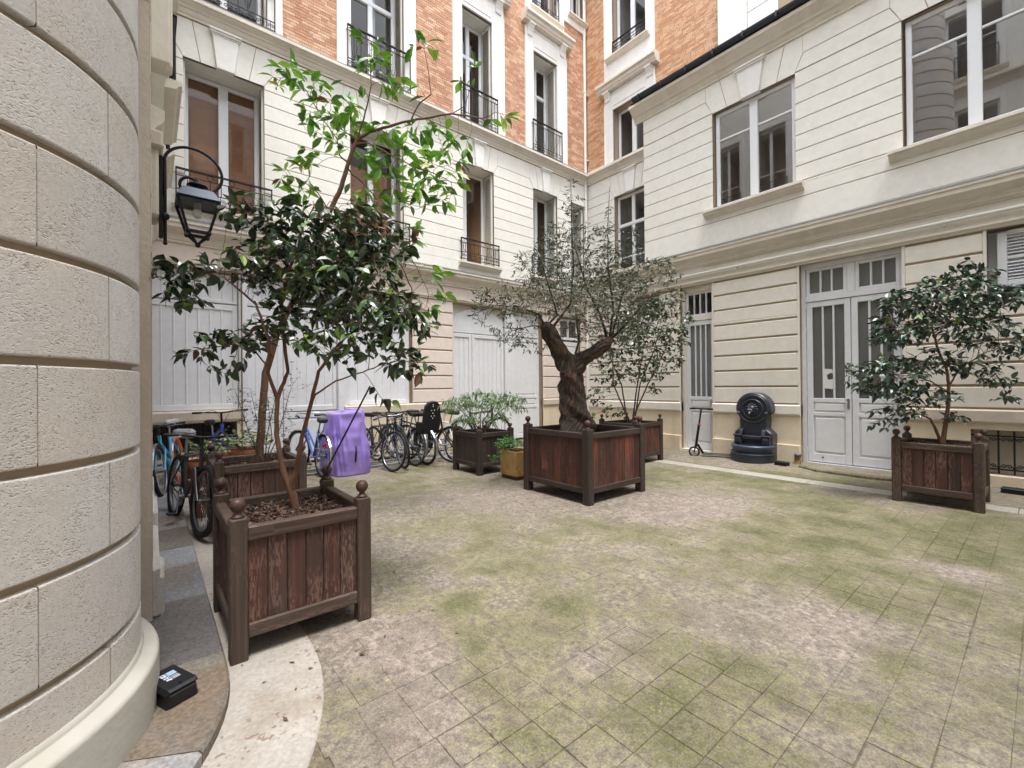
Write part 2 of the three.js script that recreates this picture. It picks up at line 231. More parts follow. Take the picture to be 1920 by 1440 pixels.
{ // square setts in rows along the walls
  const P = 0.1862, list = [];
  for (let j = 0; j < 60; j++) { let x = -8.13 + rr(-0.012, 0.012); const z0 = 0.12 + j * P, z1 = z0 + P; if (z1 > 11.3) break;
    while (x < -1.47) { const w = P + rr(-0.013, 0.013), x0 = x, x1 = Math.min(x + w, -1.462); x = x1; if (x1 - x0 < 0.06) break;
      const cx = (x0 + x1) / 2, cz = (z0 + z1) / 2; if (Math.hypot(cx - TWR.x, cz - TWR.z) < 1.46) continue;
      const open = smooth(0.5, 0.9, fbm(cx * 0.1 + 3, cz * 0.1, 12, 3, 311) + rr(-0.1, 0.1)), q = mix(0.0001, rr(0.001, 0.0026), open), e = mix(0.0006, rr(0.003, 0.006), open), y = rr(-0.0004, 0.0007), t1 = rr(-0.0004, 0.0004), t2 = rr(-0.0004, 0.0004);
      const a = [x0 + q, z0 + mix(0.0001, rr(0.0012, 0.0034), open)], b = [x1 - q, z1 - mix(0.0001, rr(0.0012, 0.0034), open)], Y = (x, z) => y + t1 * (x - cx) * 8 + t2 * (z - cz) * 8;
      const o = [[a[0], a[1]], [a[0], b[1]], [b[0], b[1]], [b[0], a[1]]], n = o.map(([u, v]) => [u + Math.sign(cx - u) * e, v + Math.sign(cz - v) * e]);
      const T = n.map(([u, v]) => [u, Y(u, v), v]), S = o.map(([u, v]) => [u, -0.0075, v]), f = [T];
      for (let k = 0; k < 4; k++) f.push([T[k], S[k], S[(k + 1) % 4], T[(k + 1) % 4]]);
      list.push([depthOf(cx, cz) - 0.2 * Math.abs(cx + 7), f, cx, cz]); } }
  const inView = list.filter(([, , x, z]) => { const d = depthOf(x, z); if (d < 1.35) return false; const v = V(x, 0, z).sub(EYE), sx = 960 + FOCAL * v.dot(RT) / d; return sx > 420 && sx < 1900 && !(x < -7.6 && x > -8.4 && z < 6.3); }).sort((a, b) => a[0] - b[0]);
  const near = new Set(inView.slice(0, 300));
  for (const s of near) mesh('sett', uvGround(tris(s[1])), M.sett, paving);
  stuff(mesh('setts', uvGround(tris(list.filter((s) => !near.has(s)).flatMap((s) => s[1]))), M.sett, paving));
}
// concrete gutter that follows the left pavement and bends round the tower
function ringSlab(r0, r1, a0, a1, y0, y1, n, edge = 0.012) { // sector about the tower, angle from +x towards +z, crisp top with a small rounded edge outside
  const f = [], P = (r, a, y) => [TWR.x + r * Math.cos(a), y, TWR.z + r * Math.sin(a)];
  for (let i = 0; i < n; i++) { const a = mix(a0, a1, i / n), b = mix(a0, a1, (i + 1) / n);
    f.push([P(r0, a, y1), P(r0, b, y1), P(r1 - edge, b, y1), P(r1 - edge, a, y1)], [P(r1 - edge, a, y1), P(r1 - edge, b, y1), P(r1, b, y1 - edge), P(r1, a, y1 - edge)], [P(r1, a, y1 - edge), P(r1, b, y1 - edge), P(r1, b, y0), P(r1, a, y0)]);
    if (i === 0) f.push([P(r0, a, y0), P(r0, a, y1), P(r1 - edge, a, y1), P(r1, a, y1 - edge), P(r1, a, y0)]); if (i === n - 1) f.push([P(r1, b, y0), P(r1, b, y1 - edge), P(r1 - edge, b, y1), P(r0, b, y1), P(r0, b, y0)]); }
  return tris(f);
}
const gutter = new THREE.Group(); gutter.name = 'concrete_gutter'; gutter.userData = { kind: 'structure' }; scene.add(gutter);
mesh('gutter_slab', ringSlab(1.18, 1.575, 0, 2.2, -0.02, 0.004, 28, 0.006), M.concrete, gutter);
for (const [a, b] of [[6.36, 5.1], [5.094, 3.9], [3.894, 2.6], [2.594, 0.3]]) mesh('gutter_slab', cbox(-8.35, -7.955, -0.02, 0.004, b, a, 0.004), M.concrete, gutter);
const pavement = new THREE.Group(); pavement.name = 'granite_pavement'; pavement.userData = { kind: 'structure' }; scene.add(pavement);
const gTint = [0xffffff, 0xd9dbe0, 0xb2aeac, 0xcfc4b6, 0xe9edf3].map((c) => { const m = M.granite.clone(); m.color = new THREE.Color(c); return m; });
[[6.36, 6.22, 3], [6.214, 5.39, 2], [5.384, 4.72, 1], [4.714, 4.2, 4], [4.194, 3.5, 3], [3.494, 2.7, 0], [2.694, 1.9, 1], [1.894, 0.9, 0], [0.894, 0.02, 3]].forEach(([a, b, k]) => mesh('slab', cbox(-8.8, -8.352, -0.02, 0.055, b, a, 0.009), gTint[k], pavement));
[[0.002, 0.5, 3], [0.505, 1.15, 0], [1.155, 2.2, 3]].forEach(([a, b, k]) => mesh('slab', ringSlab(0.7, 1.178, a, b, -0.02, 0.055, 14), gTint[k], pavement));
// right-hand pavement, its pale kerb line and the door step
const rp = new THREE.Group(); rp.name = 'right_pavement'; rp.userData = { kind: 'structure' }; scene.add(rp);
{ let z = 1.6, k = 0; while (z < 11.4) { const l = rr(0.9, 1.25); mesh('kerb_stone', cbox(-1.46, -1.16, -0.02, 0.006, z, z + l - 0.006, 0.004), M.granitePale, rp); z += l; k++; } }
{ const f = [], nx = 12, nzz = 80, P = (i, j) => { const x = mix(-1.156, 0.1, i / nx), z = mix(1.2, 11.4, j / nzz); return [x, 0.006 + 0.035 * smooth(0, 0.7, (x + 1.156) / 1.2) + 0.006 * fbm(x * 0.2, z * 0.2, 10, 2, 5), z]; };
  for (let i = 0; i < nx; i++) for (let j = 0; j < nzz; j++) f.push([P(i, j), P(i, j + 1), P(i + 1, j + 1), P(i + 1, j)]);
  mesh('concrete_bed', uvGround(tris(f)), M.sett, rp); }
mesh('door_step', uvGround(prism([[-0.02, 6.3], [-0.4, 6.36], [-0.6, 6.65], [-0.66, 7.3], [-0.6, 7.75], [-0.02, 7.8]].map(([x, z]) => [x, -z]), -0.02, 0.085, 0.02).rotateX(-Math.PI / 2)), M.sett, rp);
// ---------------------------------------------------------------- facade helpers (x along the wall, y up, +z out of the wall)
function rects(u0, u1, y0, y1, holes) { // rectangles that cover the wall minus its openings
  const hs = holes.filter((h) => h[0] < u1 && h[1] > u0 && h[2] < y1 && h[3] > y0), ys = [...new Set([y0, y1, ...hs.flatMap((h) => [h[2], h[3]]).filter((y) => y > y0 && y < y1)])].sort((a, b) => a - b), out = [];
  for (let i = 0; i + 1 < ys.length; i++) { const m = (ys[i] + ys[i + 1]) / 2; let u = u0; for (const h of hs.filter((q) => q[2] < m && q[3] > m).sort((a, b) => a[0] - b[0])) { if (h[0] > u + 1e-4) out.push([u, h[0], ys[i], ys[i + 1]]); u = Math.max(u, h[1]); } if (u < u1 - 1e-4) out.push([u, u1, ys[i], ys[i + 1]]); }
  return out;
}
function backing(g, u0, u1, y0, y1, holes, mat, n1 = -0.014, n0 = -0.34) { mesh('wall', rects(u0, u1, y0, y1, holes).map(([a, b, c, d]) => box(a, b, c, d, n0, n1)), mat, g); }
function courses(g, u0, u1, ys, holes, mat, o = {}) { // one stone per course and pier
  const gap = o.gap ?? 0.014, margin = o.margin ?? 0, n = o.n ?? 0, c = o.c ?? 0.006;
  const eps = 0.02;
  for (let i = 0; i + 1 < ys.length; i++) for (const [a, b, y0, y1] of rects(u0, u1, ys[i], ys[i + 1], holes)) {
    if (y1 - y0 < 0.05) continue; const lo = Math.abs(y0 - ys[i]) < 1e-6 ? gap / 2 : 0, hi = Math.abs(y1 - ys[i + 1]) < 1e-6 ? gap / 2 : 0;
    const m0 = margin && a > u0 - eps ? margin : 0, m1 = margin ? margin : 0;
    mesh('stone_course', cbox(a + m0, b - m1, y0 + lo, y1 - hi, -0.05, n + rr(0, 0.0015), Math.min(c, (b - a) / 4)), mat, g);
  }
  if (margin) for (const [a, b, y0, y1] of rects(u0, u1, ys[0], ys[ys.length - 1], holes)) { mesh('pier_edge', [box(a, a + margin - 0.001, y0, y1, -0.05, n - 0.002), box(b - margin + 0.001, b, y0, y1, -0.05, n - 0.002)], mat, g); }
}
function lintel(g, a, b, yt, yc, yb, mat, trimMat, n = 0.0) { // flat arch: voussoirs and a projecting keystone
  const w = b - a, N = 5, s = 0.13, gp = 0.005, mid = (a + b) / 2;
  const bx = (i) => a + w * (i < 2 ? [0, 0.2][i] : i > 3 ? [0.8, 1][i - 4] : i === 2 ? 0.5 - 0.11 : 0.5 + 0.11), top = (i) => mid + (bx(i) - mid) * (i === 0 || i === 5 ? 1 + 2 * s / w : 1.32);
  for (let i = 0; i < N; i++) { if (i === 2) continue; const l = i === 0 ? [[bx(0) + gp, yt], [top(0) + gp, yc], [top(0) + gp, yb]] : [[bx(i) + gp, yt], [top(i) + gp, yb]], r = i === 4 ? [[top(5) - gp, yb], [top(5) - gp, yc], [bx(5) - gp, yt]] : [[top(i + 1) - gp, yb], [bx(i + 1) - gp, yt]]; mesh('voussoir', prism([...l, ...r].reverse(), -0.05, n + 0.001, 0.003), mat, g); }
  const k = mesh('keystone', prism([[bx(2), yt - 0.015], [bx(3), yt - 0.015], [top(3) + 0.02, yb - 0.08], [top(2) - 0.02, yb - 0.08]], -0.05, n + 0.055, 0.006), trimMat, g);
  mesh('cap', [box(top(2) - 0.045, top(3) + 0.045, yb - 0.078, yb - 0.045, -0.04, n + 0.085), box(top(2) - 0.06, top(3) + 0.06, yb - 0.043, yb - 0.01, -0.04, n + 0.105), box(top(2) - 0.03, top(3) + 0.03, yb - 0.105, yb - 0.081, -0.04, n + 0.065)], trimMat, k);
}
const roomBox = (u0, u1, y0, y1, z, rd) => { const a = u0 - 0.1, b = u1 + 0.1, c = y0 - 0.1, e = y1 + 0.1; return tris([[[a, c, z - rd], [b, c, z - rd], [b, e, z - rd], [a, e, z - rd]], [[a, c, z], [a, c, z - rd], [a, e, z - rd], [a, e, z]], [[b, c, z - rd], [b, c, z], [b, e, z], [b, e, z - rd]], [[a, e, z - rd], [b, e, z - rd], [b, e, z], [a, e, z]], [[a, c, z], [b, c, z], [b, c, z - rd], [a, c, z - rd]]]); };
// a casement window: frame with a central meeting stile, panes, optional glazing bars, shutters folded into the reveal, and the room behind
function windowAt(g, u0, u1, y0, y1, o = {}) {
  const n = o.n ?? -0.16, fw = o.fw ?? 0.06, ms = o.ms ?? 0.1, d = 0.05, f = [], mid = o.mid ?? (u0 + u1) / 2, F = o.frame ?? M.whiteFrame;
  f.push(cbox(u0, u0 + fw, y0, y1, n - d, n, 0.008), cbox(u1 - fw, u1, y0, y1, n - d, n, 0.008), cbox(u0 + fw, u1 - fw, y1 - fw, y1, n - d, n - 0.002, 0.008), cbox(u0 + fw, u1 - fw, y0, y0 + fw * 1.2, n - d, n - 0.002, 0.008));
  if (ms) f.push(cbox(mid - ms / 2, mid + ms / 2, y0 + fw, y1 - fw, n - d, n + 0.012, 0.008));
  for (const y of o.bars ?? []) f.push(cbox(u0 + fw, u1 - fw, y - 0.017, y + 0.017, n - d + 0.01, n - 0.008, 0.005));
  if (o.transom) f.push(cbox(u0 + fw, u1 - fw, o.transom - 0.05, o.transom + 0.05, n - d, n + 0.02, 0.012));
  const w = mesh(o.name ?? 'window', f, F, g), xs = ms ? [[u0 + fw, mid - ms / 2], [mid + ms / 2, u1 - fw]] : [[u0 + fw, u1 - fw]], cuts = [y0 + fw, ...[...(o.bars ?? []), ...(o.transom ? [o.transom] : [])].sort((a, b) => a - b), y1 - fw];
  for (const [a, b] of xs) for (let i = 0; i + 1 < cuts.length; i++) { const t = rr(-0.002, 0.002), s = rr(-0.002, 0.002), z = n - 0.03; mesh('pane', tris([[[a - 0.01, cuts[i], z + t], [b + 0.01, cuts[i], z - t], [b + 0.01, cuts[i + 1], z - t + s], [a - 0.01, cuts[i + 1], z + t + s]]]), o.glass ?? M.glass, w); }
  if (o.blind) for (const [a, b] of xs) mesh('blind', tris([[[a - 0.02, y0 + 0.02, n - 0.09], [b + 0.02, y0 + 0.02, n - 0.09], [b + 0.02, o.blindTop ?? y1 - 0.05, n - 0.09], [a - 0.02, o.blindTop ?? y1 - 0.05, n - 0.09]]]), o.blind, w);
  if (o.curtain) for (const [a, b] of o.curtain) { const q = []; const N = 10; for (let i = 0; i < N; i++) { const x = (k) => mix(a, b, k / N), z = (k) => n - 0.13 + (k % 2 ? 0.025 : 0); q.push([[x(i), y0, z(i)], [x(i + 1), y0, z(i + 1)], [x(i + 1), y1 - 0.06, z(i + 1)], [x(i), y1 - 0.06, z(i)]]); } mesh('curtain', tris(q), M.curtain, w); }
  const rd = o.roomDepth ?? 2.0, z = n - d - 0.01; // a shallow room
  mesh('interior', roomBox(u0, u1, y0, y1, z, rd), o.room ?? M.roomDark, w);
  return w;
}
function shutterAt(w, u, y0, y1, n0, n1, side) { // louvred shutter folded flat against the reveal, its face towards the opening
  const t = 0.03, a = side > 0 ? u - t : u, b = side > 0 ? u : u + t, f = [box(a, b, y0, y1, n0, n0 + 0.04), box(a, b, y0, y1, n1 - 0.04, n1), box(a, b, y0, y0 + 0.12, n0 + 0.04, n1 - 0.04), box(a, b, y1 - 0.08, y1, n0 + 0.04, n1 - 0.04)];
  const c = (a + b) / 2; for (let y = y0 + 0.14; y < y1 - 0.09; y += 0.034) { const q = 0.011; f.push(tris([[[c - side * q, y, n0 + 0.04], [c - side * q, y, n1 - 0.04], [c + side * q, y + 0.03, n1 - 0.04], [c + side * q, y + 0.03, n0 + 0.04]]])); }
  mesh('shutter', f, M.shutter, w);
}
function scroll(x, y, z, R, dir, r = 0.006) { const p = []; for (let i = 0; i <= 14; i++) { const a = i / 14 * Math.PI * 2.7, q = R * (1 - 0.062 * i); p.push(V(x + dir * q * Math.cos(a), y + q * Math.sin(a), z)); } return tubeP(p, r, 4, 26); }
function railing(g, u0, u1, y0, y1, n, o = {}) { // wrought-iron window guard
  const f = [], r = 0.007, bars = o.bars ?? 8, w = u1 - u0; f.push(box(u0, u1, y1 - 0.022, y1, n - 0.022, n + 0.022), box(u0, u1, y0 + 0.03, y0 + 0.045, n - 0.008, n + 0.008), box(u0, u1, y1 - 0.13, y1 - 0.118, n - 0.007, n + 0.007));
  const s = 0.16; f.push(box(u0, u1, y0 + s + 0.03, y0 + s + 0.042, n - 0.007, n + 0.007));
  for (const u of [u0 + 0.009, u1 - 0.009]) f.push(box(u - 0.009, u + 0.009, y0, y1, n - 0.009, n + 0.009), box(u - 0.008, u + 0.008, y1 - 0.1, y1 - 0.084, -0.12, n), box(u - 0.008, u + 0.008, y0 + 0.05, y0 + 0.066, -0.12, n));
  for (let i = 1; i < bars; i++) { const u = u0 + w * i / bars; f.push(bar(V(u, y0 + s + 0.04, n), V(u, y1 - 0.12, n), r, r, 5)); if (i % 2) f.push(torusAt(u, y1 - 0.07, n, 0.042)); }
  const ns = Math.max(3, Math.round(w / 0.17)); for (let i = 0; i < ns; i++) { const u = u0 + w * (i + 0.5) / ns, q = w / ns; f.push(scroll(u - q * 0.23, y0 + 0.115, n, q * 0.22, 1), scroll(u + q * 0.23, y0 + 0.115, n, q * 0.22, -1), bar(V(u, y0 + 0.045, n), V(u, y0 + s + 0.03, n), 0.005, 0.005, 4)); }
  if (o.belly) for (let i = 1; i < bars; i += 3) { const u = u0 + w * i / bars; f.push(tubeP([V(u - 0.05, y1 - 0.14, n), V(u - 0.055, (y0 + y1) / 2, n), V(u, y0 + s + 0.06, n), V(u + 0.055, (y0 + y1) / 2, n), V(u + 0.05, y1 - 0.14, n)], 0.006, 4, 14)); }
  return mesh('railing', f, M.iron, g);
}
const torusAt = (x, y, z, R) => { const g = new THREE.TorusGeometry(R, 0.005, 4, 14); g.translate(x, y, z); return fin(g); };
function bricks(g, u0, u1, y0, y1, n, tint, budget, rank) { // laid bricks: headers and stretchers with recessed mortar
  const pitch = 0.0605, j = 0.008, list = []; let row = 0;
  for (let y = y0; y + pitch * 0.6 < y1; y += pitch, row++) { let u = u0 + (row % 2 ? -0.11 : -0.03) + (row % 3) * 0.02, k = row; while (u < u1) { const w = (k++ % 3 === 0 ? 0.105 : 0.215) + j, a = Math.max(u, u0), b = Math.min(u + w, u1); if (b - a > 0.03) list.push([a + j / 2, b - j / 2, y + j / 2, Math.min(y + pitch, y1) - j / 2]); u += w; } }
  return list.map((q) => ({ q, n: n + rr(-0.002, 0.002), c: Math.floor(rnd() * tint.length), rank: rank(q) }));
}
const brickGeo = new Map();
function layBricks(g, all, mats, limit = 300) {
  all.sort((a, b) => a.rank - b.rank); const rest = mats.map(() => []);
  all.forEach((b, i) => { const [x0, x1, y0, y1] = b.q; if (i < limit) { const k = [(x1 - x0).toFixed(2), (y1 - y0).toFixed(3)].join(); if (!brickGeo.has(k)) brickGeo.set(k, box(0, x1 - x0, 0, y1 - y0, -0.02, 0)); const m = mesh('brick', brickGeo.get(k), mats[b.c], g); m.position.set(x0, y0, b.n); } else rest[b.c].push(box(x0, x1, y0, y1, b.n - 0.02, b.n)); });
  for (let k = 0; k < mats.length; k++) if (rest[k].length) stuff(mesh('bricks', rest[k], mats[k], g));
}
const brickMap = tex(256, 256, (u, v) => mul3([1, 1, 1], 0.86 + 0.24 * fbm(u, v, 30, 3, 401) - 0.12 * smooth(0.6, 0.8, fbm(u, v, 60, 2, 403))), true, 0.5);
const brickMats = (cs) => cs.map((c) => std(c, 0.9, { map: brickMap, bumpMap: brickMap, bumpScale: 0.003 }));
const redBricks = brickMats([0xcca083, 0xc59578, 0xd4ab8e, 0xb98a6f, 0xcd9d80, 0xd9b497, 0xc09073]), tanBricks = brickMats([0xd3a37f, 0xcb9873, 0xd9ae8a, 0xc4916c, 0xd5a681, 0xddb594]);
M.mortar = std(0xb09a85, 0.95);
// window surround of the brick storeys: pilaster strips, frieze panel, consoles and hood
function surround(g, a, b, o0, o1, yb, yt, yf, yh, k = 0.28, n = 0.045) { // outer a..b, opening o0..o1, bottom yb, opening top yt, frieze top yf, hood top yh
  mesh('window_surround', [cbox(a, o0, yb, yf, -0.05, n, 0.008), cbox(o1, b, yb, yf, -0.05, n, 0.008), box(o0, o1, yt, yf, -0.05, n - 0.002), box(o0 + 0.03, o1 - 0.03, yt + 0.1, yt + 0.115, n - 0.002, n + 0.012), box(o0 + 0.03, o1 - 0.03, yf - 0.1, yf - 0.085, n - 0.002, n + 0.012), cbox(a - 0.012, a + 0.035, yb, yf - 0.3, -0.05, n + 0.012, 0.006), cbox(b - 0.035, b + 0.012, yb, yf - 0.3, -0.05, n + 0.012, 0.006)], M.trim, g);
  for (const [c, e] of [[a + 0.02, o0 - 0.02], [o1 + 0.02, b - 0.02]]) { const m = (c + e) / 2, w = Math.min(0.09, (e - c) / 2); mesh('console', [profile([[n, yf], [n, yf - k], [n + 0.03, yf - k], [n + 0.045, yf - k * 0.8], [n + 0.05, yf - k * 0.55], [n + 0.1, yf - k * 0.3], [n + 0.14, yf - k * 0.1], [n + 0.14, yf]], m - w, m + w), box(m - w - 0.006, m + w + 0.006, yf - k * 0.62, yf - k * 0.55, n, n + 0.062), box(m - w - 0.006, m + w + 0.006, yf - 0.04, yf, n, n + 0.155)], M.trim, g); }
  mesh('hood', profile([[0, yf + 0.004], [n + 0.13, yf + 0.004], [n + 0.15, yf + 0.05], [n + 0.17, yf + 0.06], [n + 0.19, yf + 0.13], [n + 0.25, yf + 0.16], [n + 0.25, yh - 0.03], [n + 0.22, yh], [0, yh + 0.04]], a - 0.13, b + 0.13), M.cornice, g);
}
const stringCourse = (u0, u1, yb, yt, out = 0.2) => profile([[0, yb], [0.03, yb], [0.03, yb + 0.03], [0.05, yb + 0.05], [0.075, yb + 0.1], [0.1, yb + 0.12], [0.1, yb + 0.14], [out - 0.04, yt - 0.09], [out, yt - 0.08], [out, yt - 0.025], [out - 0.02, yt - 0.02], [out - 0.02, yt], [0, yt + 0.03]], u0, u1);
const sillAt = (g, u0, u1, yt, out = 0.15, mat = M.cornice) => mesh('sill', profile([[-0.2, yt - 0.15], [0.02, yt - 0.15], [0.03, yt - 0.13], [out - 0.05, yt - 0.1], [out - 0.03, yt - 0.065], [out, yt - 0.055], [out, yt - 0.015], [-0.2, yt]], u0, u1), mat, g);
// ---------------------------------------------------------------- building along the back-left side (wall plane z = 0)
function boardPanel(g, name, u0, u1, y0, y1, n, count, o = {}) { // painted frame with vertical boards, each board its own piece
  const s = o.stile ?? 0.07, r = o.rail ?? 0.09, m = mesh(name, [cbox(u0, u0 + s, y0, y1, n - 0.05, n, 0.006), cbox(u1 - s, u1, y0, y1, n - 0.05, n, 0.006), cbox(u0 + s, u1 - s, y0, y0 + r, n - 0.05, n - 0.001, 0.006), cbox(u0 + s, u1 - s, y1 - r, y1, n - 0.05, n - 0.001, 0.006), box(u0 + s, u1 - s, y0 + r, y1 - r, n - 0.06, n - 0.034)], M.whitePaint, g);
  const w = (u1 - u0 - 2 * s) / count; for (let i = 0; i < count; i++) { const a = u0 + s + i * w; mesh('board', cbox(a + 0.004, a + w - 0.004, y0 + r, y1 - r, n - 0.045, n - 0.02 + rr(-0.002, 0.002), 0.005), M.whitePaint, m); if (o.batten) mesh('batten', cbox(a + w - 0.012, a + w + 0.012, y0 + r, y1 - r, n - 0.03, n - 0.004, 0.004), M.whitePaint, m); }
  return m;
}
function flatPanel(g, name, u0, u1, y0, y1, n, panels) { const f = [box(u0, u1, y0, y1, n - 0.06, n - 0.02)]; const ys = [y0, ...panels.flat(), y1]; for (let i = 0; i < ys.length; i += 2) if (ys[i + 1] - ys[i] > 0.005) f.push(cbox(u0, u1, ys[i], ys[i + 1], n - 0.04, n, 0.006)); f.push(cbox(u0, u0 + 0.09, y0, y1, n - 0.04, n + 0.001, 0.006), cbox(u1 - 0.09, u1, y0, y1, n - 0.04, n + 0.001, 0.006)); const m = mesh(name, f, M.whitePaint, g); for (const [a, b] of panels) mesh('panel', cbox(u0 + 0.12, u1 - 0.12, a + 0.03, b - 0.03, n - 0.035, n - 0.006, 0.012), M.whitePaint, m); return m; }
const flash = (g, u0, u1, yTop, yFront, out) => mesh('flashing', profile([[0.001, yTop + 0.012], [out + 0.004, yFront + 0.006], [out + 0.006, yFront - 0.014], [out + 0.002, yFront - 0.014], [out + 0.001, yFront + 0.001], [0.001, yTop + 0.002]].reverse(), u0, u1), M.flashing, g);
const GF = [1.06, 1.37, 1.675, 1.97, 2.27, 2.57, 2.865, 3.16, 3.45];
{
  const g = thing('courtyard_building', 'tall brick and cream facade with stone window surrounds behind the parked bicycles', 'building');
  const X0 = -9.0, X1 = 1.81, gf = [[X0, -4.12, 1.0, 3.42], [-7.36, -5.62, 0, 3.42], [-3.06, -0.13, 0, 3.42], [0.58, 1.45, 0, 3.42], [-8.62, -7.47, 0.28, 0.85]];
  const W1 = [[-8.2, -7.02], [-5.47, -4.3], [-2.74, -1.8], [-0.43, 0.51], [1.08, 1.67]], ff = W1.map(([a, b]) => [a, b, 4.45, 6.9]);
  const W2 = [[-8.2, -6.97, -8.44, -6.73], [-5.45, -4.28, -5.72, -4.01], [-2.75, -1.84, -3.01, -1.46], [-0.41, 0.52, -0.7, 0.9]], sf = W2.map(([a, b]) => [a, b, 7.86, 10.72]);
  const tf = [[-8.2, -6.97, 11.9, 14], [-5.45, -4.28, 11.9, 14], [-2.75, -1.84, 11.9, 14], [-0.41, 0.52, 11.9, 14], [1.1, 1.78, 12.5, 13.8]];
  backing(g, X0, X1, 0, 3.47, gf, M.groove); backing(g, X0, X1, 3.47, 7.55, ff, M.groove, -0.012, -0.5); backing(g, X0, X1, 7.55, 14.2, [...sf, ...tf], M.mortar, -0.004, -0.5); mesh('reveal', [...ff, ...sf].flatMap(([a, b, c, d]) => [box(a - 0.02, a + 0.0008, c, d, -0.49, -0.055), box(b - 0.0008, b + 0.02, c, d, -0.49, -0.055), box(a, b, d - 0.0008, d + 0.02, -0.49, -0.055)]), M.creamUpper, g).userData.kind = 'stuff';
  // ground floor
  for (const [a, b] of [[-4.12, -3.06], [-0.13, 0.58], [1.45, 1.81]]) courses(g, a, b, GF, [], M.pinkLower, { gap: 0.034, margin: 0.02, c: 0.008 });
  for (const [a, b] of [[X0, -7.36], [-5.62, -3.06], [-0.13, 0.58], [1.45, 1.81]]) { mesh('plinth_cap', profile([[-0.1, 0.86], [0.03, 0.86], [0.045, 0.9], [0.045, 1.03], [0.02, 1.055], [-0.1, 1.055]], a, b), M.stonePlinth, g); mesh('plinth', rects(a, b, 0, 0.858, [[-8.62, -7.47, 0.28, 0.85]]).map(([c, d, e, f]) => box(c, d, e, f, -0.05, 0.012)), M.ochre, g); }
  mesh('frieze', box(X0, X1, 3.535, 3.8, -0.05, 0), M.pinkLower, g);
  mesh('moulding', profile([[-0.05, 3.45], [0.02, 3.45], [0.03, 3.48], [0.05, 3.5], [0.05, 3.53], [-0.05, 3.535]], X0, X1), M.cornice, g);
  mesh('cornice', profile([[-0.02, 3.8], [0.03, 3.8], [0.03, 3.83], [0.05, 3.85], [0.07, 3.92], [0.1, 3.94], [0.16, 3.98], [0.2, 4.01], [0.2, 4.06], [0.23, 4.08], [0.23, 4.14], [-0.02, 4.23]], X0, X1), M.cornice, g);
  flash(g, X0, X1, 4.222, 4.14, 0.23); flash(g, X0, X1 - 0.02, 7.855, 7.832, 0.18);
  const bw = mesh('basement_window', [box(-8.7, -7.4, 0.2, 0.95, -1.42, -1.4), box(-8.7, -8.66, 0.2, 0.95, -1.4, -0.35), box(-7.44, -7.4, 0.2, 0.95, -1.4, -0.35), box(-8.66, -7.44, 0.2, 0.24, -1.4, -0.35), box(-8.66, -7.44, 0.91, 0.95, -1.4, -0.35)], M.roomDark, g); { const f = []; for (let u = -8.55; u < -7.5; u += 0.12) f.push(bar(V(u, 0.28, -0.1), V(u, 0.85, -0.1), 0.009, 0.009, 6)); f.push(box(-8.62, -7.47, 0.68, 0.7, -0.11, -0.09), box(-8.62, -7.47, 0.38, 0.4, -0.11, -0.09)); mesh('grille', f, M.iron, bw); }
  const N = -0.1;
  mesh('recess_wall', rects(X0, -4.12, 1.0, 3.42, [[-7.36, -5.62, 0, 3.42]]).map(([a, b, c, d]) => box(a, b, c, d, N - 0.3, N - 0.065)), M.creamLower, g);
  for (const [a, b, c] of [[-7.36, -5.62, 0.065], [-3.06, -0.13, 0.065], [0.58, 1.45, 0.3]]) mesh('recess_wall', box(a, b, 0, 3.42, N - 0.36, N - c), M.creamLower, g);
  boardPanel(g, 'board_shutter', -8.9, -7.44, 1.06, 2.88, N, 8, { batten: true, rail: 0.1 }); boardPanel(g, 'transom_panel', -8.9, -7.44, 2.9, 3.4, N, 8, { rail: 0.06 });
  mesh('gate_post', cbox(-7.43, -7.3, 0, 3.42, N - 0.06, 0.0, 0.008), M.whitePaint, g);
  flatPanel(g, 'gate_leaf', -7.29, -6.72, 0.02, 2.88, N, [[0.12, 0.85], [1.0, 2.75]]);
  boardPanel(g, 'gate_leaf', -6.71, -5.74, 0.98, 2.88, N, 5, { rail: 0.1 }); flatPanel(g, 'gate_leaf', -6.71, -5.74, 0.02, 0.96, N, [[0.12, 0.85]]);
  boardPanel(g, 'transom_panel', -7.29, -5.74, 2.9, 3.4, N, 9, { rail: 0.06 });
  mesh('gate_post', cbox(-5.73, -5.56, 0.0, 3.42, N - 0.06, -0.02, 0.008), M.whitePaint, g);
  boardPanel(g, 'board_shutter', -5.55, -4.16, 1.06, 2.72, N, 7, { batten: true }); boardPanel(g, 'transom_panel', -5.55, -4.16, 2.78, 3.4, N, 8, { rail: 0.07 });
  mesh('conduit', [bar(V(-7.4, 0.05, 0.05), V(-7.4, 3.42, 0.05), 0.012, 0.012, 8)], std(0x6d6142, 0.7), g);
  // big gate: two boarded leaves under an arched panel, a post and a flat leaf
  boardPanel(g, 'gate_leaf', -3.04, -2.46, 0.02, 2.72, N, 3, { stile: 0.08 }); boardPanel(g, 'gate_leaf', -2.445, -1.45, 0.02, 2.72, N, 6, { stile: 0.08 });
  { const arc = [[-3.04, 2.74], [-1.45, 2.74], [-1.45, 3.1]]; for (let i = 0; i <= 12; i++) { const a = i / 12; arc.push([-1.45 - 1.59 * a, 3.1 + 0.28 * Math.sin(Math.PI * a)]); } mesh('arched_panel', prism(arc, N - 0.05, N - 0.01, 0.008), M.whitePaint, g); }
  mesh('gate_post', cbox(-1.43, -1.08, 0.0, 3.42, N - 0.05, N + 0.05, 0.01), M.whitePaint, g);
